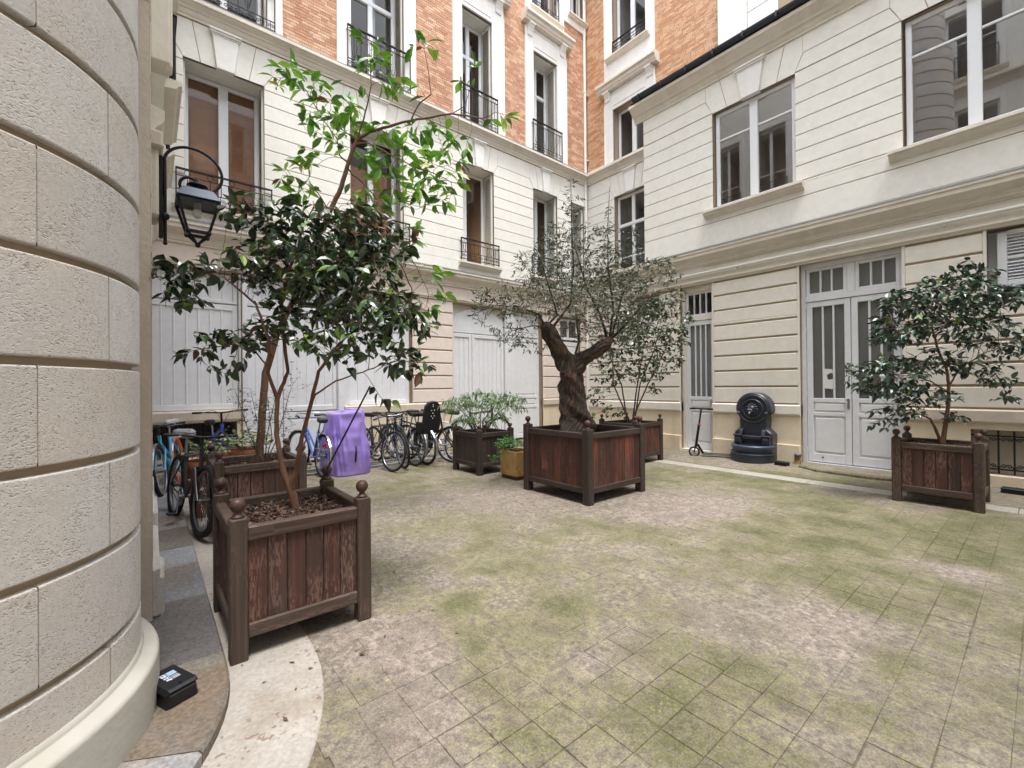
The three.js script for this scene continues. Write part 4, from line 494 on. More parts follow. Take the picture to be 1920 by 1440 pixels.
{
  const g = thing('stone_tower', 'rounded pitted limestone corner with deep grooved courses and a smooth curved plinth', 'tower', [TWR.x, 0, TWR.z]);
  const sector = (pts, a0, a1, n) => { // pts: [r, y] outside outline from bottom to top; angle from +x towards +z
    const pos = [], nor = [], uv = [], idx = [], m = pts.length, N = []; for (let k = 0; k < m; k++) { const a = pts[Math.max(0, k - 1)], b = pts[Math.min(m - 1, k + 1)]; const t = [b[0] - a[0], b[1] - a[1]], l = Math.hypot(...t); N.push([t[1] / l, -t[0] / l]); }
    for (let i = 0; i <= n; i++) { const a = mix(a0, a1, i / n), c = Math.cos(a), s = Math.sin(a); for (let k = 0; k < m; k++) { pos.push(pts[k][0] * c, pts[k][1], pts[k][0] * s); nor.push(N[k][0] * c, N[k][1], N[k][0] * s); uv.push(-0.85 * a, pts[k][1] + (k === 0 ? -0.02 : k === m - 1 ? 0.02 : 0)); } }
    for (let i = 0; i < n; i++) for (let k = 0; k + 1 < m; k++) { const p = i * m + k, q = p + m; idx.push(p, p + 1, q, q, p + 1, q + 1); }
    const G = new THREE.BufferGeometry(); G.setAttribute('position', new THREE.Float32BufferAttribute(pos, 3)); G.setAttribute('normal', new THREE.Float32BufferAttribute(nor, 3)); G.setAttribute('uv', new THREE.Float32BufferAttribute(uv, 2)); G.setIndex(idx); return G; };
  mesh('core', lathe([[0.822, 0.05], [0.822, 12.5]], 64), M.limeJoint, g);
  const tint = [0xffffff, 0xfaf7f4, 0xfdfaf7, 0xf6f4f2].map((c) => { const m = M.limestone.clone(); m.color = new THREE.Color(c); return m; });
  const D = Math.PI / 180; let row = 0;
  for (let y = 0.1225; y < 12.3; y += 0.3475, row++) { const y0 = y + 0.0135, y1 = y + 0.3475 - 0.0135, r = 0.85, e = [[r - 0.028, y0], [r - 0.004, y0 + 0.001], [r - 0.001, y0 + 0.003], [r, y0 + 0.008], [r, y1 - 0.008], [r - 0.001, y1 - 0.003], [r - 0.004, y1 - 0.001], [r - 0.028, y1]];
    const cuts = row % 2 ? [-40, 44, 96, 150, 205] : [-70, 25.6, 70, 122, 178, 205]; for (let k = 0; k + 1 < cuts.length; k++) mesh('stone', sector(e, cuts[k] * D + 0.0022, cuts[k + 1] * D - 0.0022, Math.ceil((cuts[k + 1] - cuts[k]) / 3)), tint[(row * 3 + k * 2) % 4], g); mesh('joint', sector([[0.8485, y0 + 0.012], [0.8485, y1 - 0.012]], -70 * D, 205 * D, 90), M.stonePlinth, g); }
  mesh('plinth', sector([[0.915, 0.03], [0.915, 0.25], [0.91, 0.263], [0.9, 0.27], [0.862, 0.283], [0.858, 0.29], [0.854, 0.31], [0.83, 0.313]], -70 * D, 205 * D, 110), std(0xffffff, 0.85, { map: stuccoMap(0xb9b4aa, 0x9d9583, 91, 0.8), bumpMap: stuccoBump, bumpScale: 0.004 }), g);
}
{ // the facade that closes the yard behind the passage; seen mirrored in the windows of the wing
  const g = thing('rear_building', 'cream facade with windows behind the passage, seen mirrored in the window glass', 'building', [-11.4, 0, 0], Math.PI / 2);
  const holes = []; for (const y of [4.6, 8.0, 11.2]) for (const z of [-7.6, -9.4, -11.2]) holes.push([z - 0.55, z + 0.55, y, y + 2.2]);
  mesh('wall', rects(-14, -5.2, 0, 14, holes).map(([a, b, c, d]) => box(a, b, c, d, -0.4, 0)), M.creamUpper, g);
  for (const [a, b, c, d] of holes) { windowAt(g, a, b, c, d, { n: -0.12, bars: [c + 1.2] }); mesh('window_surround', [cbox(a - 0.15, a, c, d + 0.15, 0, 0.05), cbox(b, b + 0.15, c, d + 0.15, 0, 0.05), cbox(a, b, d, d + 0.15, 0, 0.048)], M.trim, g); sillAt(g, a - 0.2, b + 0.2, c, 0.15); railing(g, a, b, c + 0.02, c + 0.7, 0.1, { bars: 8 }); }
  for (const y of [3.8, 7.4, 10.6]) mesh('cornice', stringCourse(-14, -5.2, y, y + 0.3, 0.25), M.cornice, g);
}
{ // the building that closes the yard opposite the brick facade; seen mirrored in its panes
  const g = thing('opposite_building', 'cream facade with balconies opposite the brick one, seen only mirrored in panes', 'building', [0, 0, 13.4], Math.PI); // x along it is -x, out of it is -z
  const holes = []; for (const y of [4.6, 8.0, 11.2]) for (let u = 0.6; u < 11; u += 2.2) holes.push([u, u + 1.1, y, y + 2.2]);
  mesh('wall', rects(-1.8, 11.4, 0, 14, holes).map(([a, b, c, d]) => box(a, b, c, d, -0.4, 0)), M.creamUpper, g);
  for (const [a, b, c, d] of holes) { windowAt(g, a, b, c, d, { n: -0.12, bars: [c + 1.2] }); mesh('window_surround', [cbox(a - 0.15, a, c, d + 0.15, 0, 0.05), cbox(b, b + 0.15, c, d + 0.15, 0, 0.05), cbox(a, b, d, d + 0.15, 0, 0.048)], M.trim, g); sillAt(g, a - 0.2, b + 0.2, c, 0.2); railing(g, a - 0.05, b + 0.05, c + 0.02, c + 0.75, 0.14, { bars: 8 }); }
  for (const y of [3.8, 7.4, 10.6]) mesh('cornice', stringCourse(-1.8, 11.4, y, y + 0.3, 0.25), M.cornice, g);
}
// ---------------------------------------------------------------- planters: square timber boxes with ball finials on the posts
const ballGeo = lathe([[0.0001, 0], [0.031, 0.0], [0.031, 0.008], [0.024, 0.014], [0.016, 0.024], [0.016, 0.03], [0.028, 0.042], [0.036, 0.058], [0.037, 0.07], [0.032, 0.086], [0.02, 0.099], [0.0001, 0.103]], 18);
function planter(name, label, x0, x1, z0, z1, h, o = {}) { // outer post faces x0..x1, z0..z1; h is the post height
  const g = thing(name, label, 'planter', [(x0 + x1) / 2, o.y ?? 0, (z0 + z1) / 2], 0, 'timber planters in the courtyard'); const W = (x1 - x0) / 2, D = (z1 - z0) / 2, p = o.post ?? 0.07, foot = o.foot ?? 0.115, rail = 0.072, top = h - 0.05, planks = o.planks ?? M.plankDark, rm = o.rail ?? M.railWood;
  const fin1 = o.fin ?? 1;
  for (const sx of [-1, 1]) for (const sz of [-1, 1]) { const a = sx > 0 ? W - p : -W, b = sz > 0 ? D - p : -D, q = uvBox(cbox(a, a + p, 0, h, b, b + p, 0.007), rnd() * 9, rnd() * 9); const m = mesh('post', q, rm, g); const c = mesh('finial', ballGeo, M.finial, m); c.scale.setScalar(fin1); c.position.set(a + p / 2, h, b + p / 2); }
  const side = (len, at, alongX, s, k) => { // one face: top rail, bottom rail, planks
    const t = 0.028, n0 = at - s * 0.052, n1 = at - s * 0.014, L = len - p; const mk = (a, b, c, d, i0, i1, ch) => (alongX ? cbox(a, b, c, d, Math.min(i0, i1), Math.max(i0, i1), ch) : cbox(Math.min(i0, i1), Math.max(i0, i1), c, d, a, b, ch));
    mesh('top_rail', uvBox(mk(-L, L, top - rail, top, at - s * 0.062, at - s * 0.006, 0.006), rnd() * 9, rnd() * 9, true), rm, g); mesh('bottom_rail', uvBox(mk(-L, L, foot, foot + rail, at - s * 0.06, at - s * 0.008, 0.006), rnd() * 9, rnd() * 9, true), rm, g);
    const w = 2 * L / k; for (let i = 0; i < k; i++) { const a = -L + i * w; mesh('plank', uvBox(mk(a + 0.0015, a + w - 0.0015, foot + rail - 0.01, top - rail + 0.01, at - s * 0.05, at - s * (0.026 + rr(-0.0015, 0.0015)), 0.004), rnd() * 9, rnd() * 9), planks[Math.floor(rnd() * planks.length)], g); } };
  const kx = o.kx ?? 6, kz = o.kz ?? 6; side(W, D, true, 1, kx); side(W, -D, true, -1, kx); side(D, W, false, 1, kz); side(D, -W, false, -1, kz);
  mesh('liner', box(-W + 0.065, W - 0.065, foot + 0.02, foot + 0.035, -D + 0.065, D - 0.065), rm, g);
  const sy = h - (o.fill ?? 0.09) - 0.05; { const n = 16, f = [], P = (i, j) => { const x = mix(-W + 0.052, W - 0.052, i / n), z = mix(-D + 0.052, D - 0.052, j / n); return [x, sy + 0.03 * (fbm(x * 0.5 + x0, z * 0.5 + z0, 12, 3, 77) - 0.5) + 0.018 * (1 - Math.max(Math.abs(i / n - 0.5), Math.abs(j / n - 0.5)) * 2), z]; }; for (let i = 0; i < n; i++) for (let j = 0; j < n; j++) f.push([P(i, j), P(i, j + 1), P(i + 1, j + 1), P(i + 1, j)]); mesh('soil', tris(f), M.soil, g); }
  if (o.chips) { const parts = M.chip.map(() => []); for (let i = 0; i < o.chips; i++) { const l = rr(0.012, 0.035), w = rr(0.008, 0.018), q = new THREE.BoxGeometry(l, rr(0.002, 0.006), w); q.rotateX(rr(-0.7, 0.7)); q.rotateZ(rr(-0.6, 0.6)); q.rotateY(rnd() * 6.3); q.translate(rr(-W + 0.065, W - 0.065), sy + rr(0.006, 0.026), rr(-D + 0.065, D - 0.065)); parts[Math.floor(rnd() * 4)].push(fin(q)); } parts.forEach((q, i) => stuff(mesh('bark_chips', q, M.chip[i], g))); }
  return g;
}
const H1 = 0.745;
planter('timber_planter', 'weathered brown planter with flaking red planks beside the round stone corner', -8.335, -7.595, 5.535, 6.315, H1, { post: 0.082, kx: 6, kz: 6, chips: 1500, fill: 0.07, rail: M.railWood, planks: M.plankDark });
planter('timber_planter', 'brown planter with dark red planks between the stone corner planter and the bikes', -8.19, -7.4, 3.38, 4.13, H1, { post: 0.075, kx: 6, kz: 6, chips: 500, fill: 0.09 });
planter('timber_planter', 'small blackish brown planter with a feathery bush beside the yellowed pot', -4.63, -3.9, 2.47, 3.25, 0.72, { post: 0.085, kx: 6, kz: 6, rail: M.railBlack, planks: M.plankBlack, foot: 0.12, fin: 0.8, chips: 150 });
planter('timber_planter', 'large planter with bright red brown planks holding the olive tree', -4.68, -3.53, 4.38, 5.55, 0.9, { post: 0.1, kx: 9, kz: 8, planks: M.plankRed, rail: M.railBlack, foot: 0.13, fill: 0.16, fin: 1.05 });
planter('timber_planter', 'dark red brown planter with a leafy shrub against the low wing', -2.05, -1.19, 3.55, 4.38, 0.78, { post: 0.08, kx: 7, kz: 7, planks: M.plankRed, rail: M.railBlack, fin: 0.9 });
planter('timber_planter', 'faded brown planter with a camellia in front of the glazed double door', -1.73, -1.0, 7.77, 8.54, 0.76, { post: 0.085, kx: 6, kz: 6, planks: M.plankDark, rail: M.railWood, foot: 0.13, fin: 1.0, chips: 300, fill: 0.05 });
// square concrete pot, stained yellow
{
  const g = thing('concrete_pot', 'square yellow stained concrete pot with a bright green plant', 'pot', [-4.23, 0, 3.73]); const m = std(0xffffff, 0.85, { map: tex(256, 256, (u, v) => { const n = fbm(u, v, 5, 5, 501), r = smooth(0.5, 0.75, fbm(u, v, 8, 4, 503)); return lerp3(lerp3(hex(0xc4a266), hex(0xa88a58), n), hex(0xa96f3c), 0.6 * r); }, true, 0.5), bumpMap: stuccoBump, bumpScale: 0.003 });
  const t = 0.195, h = 0.43, wall = (a, b, c, d) => cbox(a, b, 0.06, h, c, d, 0.006); mesh('side', wall(-t, t, t - 0.03, t), m, g); mesh('side', wall(-t, t, -t, -t + 0.03), m, g); mesh('side', wall(-t, -t + 0.03, -t + 0.03, t - 0.03), m, g); mesh('side', wall(t - 0.03, t, -t + 0.03, t - 0.03), m, g); mesh('soil', box(-t + 0.03, t - 0.03, 0.07, h - 0.04, -t + 0.03, t - 0.03), M.soil, g); mesh('base', box(-t + 0.02, t - 0.02, 0, 0.058, -t + 0.02, t - 0.02), std(0x5a4636, 0.9), g);
}
// terracotta pots between the bikes and the planter
const clay = std(0xffffff, 0.85, { map: tex(256, 256, (u, v) => lerp3(hex(0xb0714f), hex(0x8c5a42), fbm(u, v, 6, 4, 511)), true, 0.4) });
function clayPot(x, z, r, h, label, y = 0) { const g = thing('terracotta_pot', label, 'pot', [x, y, z]); mesh('body', lathe([[0.001, 0], [r * 0.66, 0], [r * 0.92, h * 0.82], [r * 0.9, h * 0.82], [r * 0.9, h - 0.02]], 28), clay, g); mesh('rim', lathe([[r * 0.93, h * 0.8], [r * 1.02, h * 0.81], [r * 1.04, h * 0.9], [r * 1.03, h], [r * 0.93, h], [r * 0.9, h * 0.88]], 28), clay, g); mesh('soil', lathe([[0.001, h * 0.9], [r * 0.92, h * 0.89]], 20), M.soil, g); return g; }
clayPot(-8.19, 2.95, 0.17, 0.62, 'tall terracotta pot with variegated leaves beside the brown planter'); clayPot(-7.75, 2.5, 0.24, 0.66, 'wide terracotta pot behind the brown planter');
// ---------------------------------------------------------------- bicycles
M.rubber = std(0x1a1a1c, 0.85); M.chrome = std(0xb9bcc2, 0.25, { metalness: 0.95 }); M.alu = std(0x8e9096, 0.4, { metalness: 0.8 }); M.plastic = std(0x1b1b1d, 0.6);
const wheelGeo = {};
function wheelParts(R, tw, knobby) {
  const k = [R, tw, knobby].join(); if (wheelGeo[k]) return wheelGeo[k];
  const tyre = [torus(R - tw, tw, 48, 10)]; if (knobby) for (let i = 0; i < 60; i++) for (const s of [-1, 0, 1]) { const a = (i + (s ? 0.5 : 0)) / 60 * Math.PI * 2, q = new THREE.BoxGeometry(0.008, 0.014, 0.012); q.translate(R - 0.003 - (s ? 0.006 : 0), 0, s * tw * 0.62); q.rotateZ(a); tyre.push(fin(q)); }
  const rim = torus(R - 2 * tw - 0.008, 0.011, 48, 6); rim.scale(1, 1, 1.1); const sp = []; for (let i = 0; i < 28; i++) { const a = i / 28 * Math.PI * 2, b = a + (i % 2 ? 0.55 : -0.55), s = i % 4 < 2 ? 1 : -1; sp.push(bar(V(0.022 * Math.cos(b), 0.022 * Math.sin(b), s * 0.03), V((R - 2 * tw - 0.01) * Math.cos(a), (R - 2 * tw - 0.01) * Math.sin(a), 0), 0.0014, 0.0014, 3)); }
  const hub = bar(V(0, 0, -0.05), V(0, 0, 0.05), 0.019, 0.019, 10); const fl = [hub, bar(V(0, 0, -0.034), V(0, 0, -0.03), 0.03, 0.03, 12), bar(V(0, 0, 0.03), V(0, 0, 0.034), 0.03, 0.03, 12)];
  return (wheelGeo[k] = { tyre: merge(tyre), rim, spokes: merge(sp), hub: merge(fl) });
}
function bicycle(label, rear, front, o = {}) { // rear and front: ground contact [x, z]; built with x forward, z to its right
  const d = V(front[0] - rear[0], 0, front[1] - rear[1]), g = thing('bicycle', label, 'bicycle', [rear[0], o.y ?? 0.003, rear[1]], Math.atan2(-d.z, d.x), o.group ?? 'bicycles parked along the back wall'); g.rotateX(o.lean ?? 0);
  const R = o.R ?? 0.34, tw = o.tw ?? 0.019, L = o.wheelbase ?? 1.04, paint = o.paint ?? std(0x202226, 0.35, { metalness: 0.3 }), steer = o.steer ?? 0, rimM = o.rim ?? M.alu, tyreM = o.tyre ?? M.rubber;
  const bb = V(0.42, 0.28, 0), seatTop = V(0.24, o.seatTube ?? 0.74, 0), head0 = V(L - 0.2, 0.62, 0), head1 = V(L - 0.235, o.head ?? 0.8, 0), fa = V(L, R, 0), ra = V(0, R, 0), saddle = V(0.19, o.saddle ?? 0.93, 0);
  const wheel = (at, parent, par = null, tm = tyreM) => { const w = mesh('wheel', wheelParts(R, tw, o.knobby).tyre, tm, parent); w.position.copy(at); const q = wheelParts(R, tw, o.knobby); mesh('rim', q.rim, rimM, w); mesh('spokes', q.spokes, M.chrome, w); mesh('hub', q.hub, M.alu, w); return w; };
  wheel(ra, g, null, o.rearTyre);
  const t = o.tube ?? 0.016, fr = [bar(bb, seatTop, t), bar(o.stepThrough ? bb.clone().lerp(seatTop, 0.35) : seatTop.clone().lerp(bb, 0.06), o.stepThrough ? head0.clone().lerp(head1, 0.5) : head1.clone().lerp(head0, 0.2), t), bar(bb, head0.clone().lerp(head1, 0.12), t * 1.15), bar(head0, head1, t * 1.25)];
  for (const s of [-1, 1]) fr.push(bar(bb.clone().add(V(-0.03, 0, s * 0.03)), ra.clone().add(V(0, 0, s * 0.058)), 0.009), bar(seatTop.clone().lerp(bb, 0.08).add(V(0, 0, s * 0.02)), ra.clone().add(V(0, 0, s * 0.058)), 0.008));
  mesh('frame', fr, paint, g);
  mesh('seat_post', bar(seatTop, saddle.clone().add(V(0.005, -0.03, 0)), 0.0125), M.alu, g);
  { const q = prism([[-0.13, 0.07], [-0.14, 0], [-0.13, -0.07], [-0.06, -0.06], [0.02, -0.022], [0.12, -0.015], [0.135, 0], [0.12, 0.015], [0.02, 0.022], [-0.06, 0.06]].reverse(), -0.028, 0.028, 0.02); q.rotateX(-Math.PI / 2); q.translate(saddle.x, saddle.y, 0); const w = o.bigSaddle ? 1.25 : 1; if (w > 1) { q.translate(-saddle.x, -saddle.y, 0); q.scale(1, 1.3, w * 1.2); q.translate(saddle.x, saddle.y, 0); } mesh('saddle', q, o.saddleM ?? M.plastic, g); }
  // steering assembly turns about the head tube
  const ax = head1.clone().sub(head0).normalize(), st = mesh('fork', [bar(V(0, 0, 0), V(0, 0, 0).addScaledVector(ax, head1.distanceTo(head0)), t * 0.9), sbar(V(0, 0.0, -0.055), V(0, 0, 0.055), 0.03, 0.03), ...[-1, 1].map((s) => tubeP([V(0, 0, s * 0.05), fa.clone().sub(head0).multiplyScalar(0.6).add(V(-0.01, 0, s * 0.05)), fa.clone().sub(head0).add(V(0, 0, s * 0.052))], o.fork ?? 0.013, 8))], o.forkM ?? paint, g); st.position.copy(head0); st.quaternion.setFromAxisAngle(ax, steer);
  wheel(fa.clone().sub(head0), st);
  const hb = head1.clone().sub(head0).addScaledVector(ax, o.stem ?? 0.1), hw = o.barWidth ?? 0.3, fwd = V(o.reach ?? 0.06, 0.02, 0); const bars = o.swept ? [V(-0.2, -0.03, -hw), V(-0.06, 0.01, -hw * 0.9), V(0.05, 0.03, -hw * 0.45), fwd.clone(), V(0.05, 0.03, hw * 0.45), V(-0.06, 0.01, hw * 0.9), V(-0.2, -0.03, hw)] : [V(-0.01, 0.035, -hw), V(0.03, 0.03, -hw * 0.4), fwd.clone(), V(0.03, 0.03, hw * 0.4), V(-0.01, 0.035, hw)];
  mesh('handlebar', [tubeP(bars.map((q) => q.clone().add(hb)), 0.011, 8, 40), bar(head1.clone().sub(head0), hb, 0.014), bar(hb, hb.clone().add(fwd), 0.014)], o.barM ?? M.plastic, st);
  for (const s of [0, 1]) { const e = bars[s ? bars.length - 1 : 0].clone().add(hb), i = bars[s ? bars.length - 2 : 1].clone().add(hb), m = e.clone().lerp(i, Math.min(0.6, 0.12 / e.distanceTo(i))); mesh('grip', bar(e, m, 0.016), o.gripM ?? M.plastic, st); mesh('brake_lever', [bar(m, m.clone().lerp(i, 0.1).add(V(0.045, -0.01, 0)), 0.01), bar(m.clone().lerp(i, 0.1).add(V(0.045, -0.01, 0)), e.clone().lerp(m, 0.3).add(V(0.06, -0.02, 0)), 0.006)], M.alu, st); mesh('cable', tubeP([m.clone().add(V(0.03, 0, 0)), m.clone().lerp(hb, 0.5).add(V(0.13, 0.04, 0)), hb.clone().add(V(0.09, -0.1, s ? 0.02 : -0.02)), V(0.03, 0, 0)], 0.0028, 4, 16), M.plastic, st); }
  const ca = o.crank ?? 0.6, cr = V(Math.cos(ca), Math.sin(ca), 0).multiplyScalar(0.17), ring = torus(0.09, 0.006, 28, 6); ring.translate(bb.x, bb.y, 0.045);
  const drive = mesh('chainset', [ring, bar(bb.clone().add(V(0, 0, -0.06)), bb.clone().add(V(0, 0, 0.06)), 0.02), bar(bb.clone().add(V(0, 0, 0.06)), bb.clone().add(cr).add(V(0, 0, 0.075)), 0.009), bar(bb.clone().add(V(0, 0, -0.06)), bb.clone().sub(cr).add(V(0, 0, -0.075)), 0.009), ...[0, 1, 2, 3, 4].map((i) => bar(bb.clone().add(V(0, 0, 0.045)), bb.clone().add(V(0.088 * Math.cos(i * 1.2566), 0.088 * Math.sin(i * 1.2566), 0.045)), 0.006, 0.006, 5))], M.alu, g);
  for (const s of [1, -1]) { const c = bb.clone().addScaledVector(cr, s).add(V(0, 0, s * 0.115)); mesh('pedal', [cbox(c.x - 0.045, c.x + 0.045, c.y - 0.01, c.y + 0.01, c.z - 0.04, c.z + 0.04, 0.004)], M.plastic, drive); }
  mesh('chain', [bar(bb.clone().add(V(0, 0.09, 0.045)), ra.clone().add(V(0, 0.04, 0.045)), 0.004, 0.004, 4), bar(bb.clone().add(V(0, -0.09, 0.045)), ra.clone().add(V(0.02, -0.04, 0.045)), 0.004, 0.004, 4), bar(ra.clone().add(V(0, 0, 0.04)), ra.clone().add(V(0, 0, 0.05)), 0.042, 0.042, 14)], M.plastic, g);
  if (o.guards) { const arc = (c, a0, a1) => { const p = []; for (let i = 0; i <= 14; i++) { const a = mix(a0, a1, i / 14); p.push([c.x + (R + 0.02) * Math.cos(a), c.y + (R + 0.02) * Math.sin(a)]); } const f = []; for (let i = 0; i < 14; i++) for (const [z0, z1, e0, e1] of [[-0.026, 0, -0.008, 0], [0, 0.026, 0, -0.008]]) { const q = (j, z, e) => { const k = (R + 0.02 + e) / (R + 0.02); return [c.x + (p[j][0] - c.x) * k, c.y + (p[j][1] - c.y) * k, z]; }; f.push([q(i, z0, e0), q(i + 1, z0, e0), q(i + 1, z1, e1), q(i, z1, e1)]); } return tris(f); }; mesh('mudguard', arc(ra, 0.5, 3.5), o.guards, g); mesh('mudguard', arc(fa.clone().sub(head0), 0.2, 2.6), o.guards, st); }
  if (o.rack) { const y = R + 0.1, f = []; for (const s of [-1, 1]) f.push(bar(V(-0.2, y, s * 0.055), V(0.2, y, s * 0.055), 0.006), bar(V(-0.12, y, s * 0.055), ra.clone().add(V(0, 0, s * 0.065)), 0.006)); for (const x of [-0.2, -0.07, 0.06, 0.2]) f.push(bar(V(x, y, -0.055), V(x, y, 0.055), 0.005)); f.push(bar(V(0.2, y, 0), seatTop.clone().lerp(bb, 0.1), 0.007)); mesh('luggage_rack', f, M.alu, g); }
  if (o.light) mesh('rear_light', cbox(-0.06, -0.02, R + 0.14, R + 0.2, -0.03, 0.03, 0.008), std(0xb0201c, 0.4), g);
  if (o.kickstand) mesh('kickstand', [bar(V(0.36, 0.26, -0.05), V(0.22, 0.0, -0.2), 0.01)], M.plastic, g);
  if (o.basket) { const f = [], c = hb.clone().add(V(0.2, -0.02, 0)); for (let i = 0; i < 14; i++) { const a = i / 14 * 6.283; f.push(bar(c.clone().add(V(0.13 * Math.cos(a), 0, 0.17 * Math.sin(a))), c.clone().add(V(0.1 * Math.cos(a), -0.22, 0.14 * Math.sin(a))), 0.004, 0.004, 4)); } for (const [y, a, b] of [[0, 0.13, 0.17], [-0.08, 0.12, 0.16], [-0.16, 0.11, 0.15], [-0.22, 0.1, 0.14]]) { const q = torus(1, 0.03, 24, 4); q.scale(a, b, 0.15); q.rotateX(Math.PI / 2); q.translate(c.x, c.y + y, c.z); f.push(q); } mesh('basket', f, M.plastic, st); }
  if (o.childSeat) { const s = M.plastic, bx = -0.12; const shell = [[-0.16, 0], [0.16, 0], [0.185, 0.15], [0.175, 0.36], [0.15, 0.5], [0.09, 0.56], [0, 0.575], [-0.09, 0.56], [-0.15, 0.5], [-0.175, 0.36], [-0.185, 0.15]]; const q = prism(shell.reverse().reverse(), -0.015, 0.03, 0.012); q.rotateY(-Math.PI / 2); q.rotateZ(0.16); q.translate(bx - 0.05, 0.6, 0); const cs = mesh('child_seat', [q, cbox(bx - 0.06, bx + 0.26, 0.58, 0.64, -0.16, 0.16, 0.02), ...[-1, 1].map((k) => cbox(bx - 0.04, bx + 0.16, 0.6, 0.8, k * 0.165 - 0.012, k * 0.165 + 0.012, 0.01)), ...[-1, 1].map((k) => cbox(bx + 0.18, bx + 0.26, 0.3, 0.6, k * 0.15 - 0.02, k * 0.15 + 0.02, 0.01)), ...[-1, 1].map((k) => cbox(bx + 0.16, bx + 0.34, 0.28, 0.31, k * 0.15 - 0.04, k * 0.15 + 0.04, 0.008))], s, g); const rf = cbox(-0.03, 0.03, -0.035, 0.035, -0.004, 0.004, 0.002); rf.rotateY(-Math.PI / 2); rf.translate(bx - 0.082, 0.72, 0); mesh('reflector', rf, std(0xd23a2a, 0.4), cs); const holes = []; for (const [y, z] of [[1.1, 0], [1.07, 0], [1.0, 0.03], [1.0, -0.03], [0.95, 0], [0.9, 0.03], [0.9, -0.03], [0.86, 0.0]]) holes.push(ball(bx - 0.11 - (y - 0.7) * 0.13, y, z, 0.011, 0.5, 1, 1, 8)); stuff(mesh('slots', holes, std(0xc9c4bd, 0.6), cs)); }
  return g;
}
const P = (c, r = 0.35) => phy(c, r, { clearcoat: 0.5, clearcoatRoughness: 0.2 });
bicycle('black mountain bike with knobbly tyres standing on the granite pavement', [-8.45, 2.86], [-8.29, 3.93], { knobby: true, tw: 0.027, R: 0.335, paint: P(0x26181f), fork: 0.02, steer: 0.05, lean: -0.1, barWidth: 0.31, seatTube: 0.7, saddle: 0.92, saddleM: std(0xa9a8aa, 0.5), bigSaddle: true, crank: -1.2, wheelbase: 1.06, y: 0.03 });
bicycle('turquoise bike with orange sided tyre behind the black mountain bike', [-8.28, 0.62], [-8.5, 1.62], { paint: P(0x3fa3c4), rearTyre: std(0xe0602c, 0.6), tw: 0.026, R: 0.35, guards: M.alu, lean: 0.12, saddleM: std(0xb3b1b0, 0.5), bigSaddle: true, saddle: 0.94, stepThrough: true });
bicycle('blue bike facing the yard with raised handlebar before the basement grille', [-7.93, 0.9], [-7.82, 1.95], { paint: P(0x3556c4), forkM: P(0x3f62d6), lean: 0.03, barWidth: 0.33, head: 0.93, stem: 0.14, fork: 0.021, R: 0.345, crank: 1.4 });
bicycle('blue step-through bike with chrome mudguards next to the purple cover', [-6.55, 1.68], [-6.62, 0.62], { paint: P(0x2c57b5), stepThrough: true, swept: true, guards: M.chrome, rack: true, lean: 0.06, barWidth: 0.28, saddle: 0.9, light: true, barM: M.chrome, head: 0.86, R: 0.34, steer: 0.25 });
bicycle('pale bike standing under the purple plastic cover', [-6.1, 1.56], [-6.14, 0.52], { paint: P(0xc9b7d6), rim: M.chrome, lean: 0.02 });
bicycle('dark grey bike with front wheel to the yard beside the purple cover', [-5.62, 0.95], [-5.53, 1.99], { paint: P(0x2f3136), lean: -0.08, steer: 0.12, rim: M.chrome, barWidth: 0.29, guards: undefined, rack: true });
bicycle('black bike with wire basket in the middle of the rack', [-5.3, 0.8], [-5.21, 1.84], { paint: P(0x1d2025), lean: 0.07, basket: true, swept: true, barM: M.chrome, steer: -0.18 });
bicycle('dark blue bike with grey mudguards squeezed beside the basket bike', [-4.98, 1.75], [-5.06, 0.72], { paint: P(0x26314a), guards: M.alu, lean: 0.1, stepThrough: true, swept: true });
bicycle('black city bike with black child seat over its rear wheel', [-4.77, 1.8], [-4.86, 0.74], { paint: P(0x17181b), guards: M.chrome, childSeat: true, kickstand: true, lean: -0.03, swept: true, rack: true, R: 0.345, steer: 0.2, tw: 0.021 });
bicycle('brown black roadster with front wheel turned beside the dark planter', [-4.75, 1.0], [-4.3, 1.93], { paint: P(0x2b2220), lean: 0.05, swept: false, steer: 0.15, saddle: 0.95, guards: undefined, R: 0.345, head: 0.84, light: false });
bicycle('white bike half hidden behind the feathery bush', [-4.2, 1.85], [-4.35, 0.8], { paint: P(0xd6d8dc), lean: 0.12, light: true, saddle: 0.93 });
bicycle('slate grey fat tubed bike leaning along the white gate', [-3.25, 0.55], [-2.22, 0.62], { paint: P(0x3d4049), tube: 0.026, lean: 0.1, seatTube: 0.84, head: 0.9, saddle: 1.0, R: 0.345, tw: 0.022 });
// galvanised rack on the ground
{ const g = thing('bike_rack', 'low galvanised bicycle rack of thin hoops along the back wall', 'bike rack', [-5.2, 0.004, 1.15]); const m = std(0xb0b2b4, 0.4, { metalness: 0.8 }); mesh('rail', bar(V(-1.75, 0.02, 0.22), V(1.6, 0.02, 0.22), 0.014), m, g); mesh('rail', bar(V(-1.75, 0.02, -0.2), V(1.6, 0.02, -0.2), 0.014), m, g); for (let x = -1.65; x < 1.6; x += 0.16) mesh('hoop', tubeP([V(x, 0.02, 0.22), V(x, 0.24, 0.18), V(x, 0.3, 0.0), V(x, 0.24, -0.18), V(x, 0.02, -0.2)], 0.006, 5, 16), m, g); }
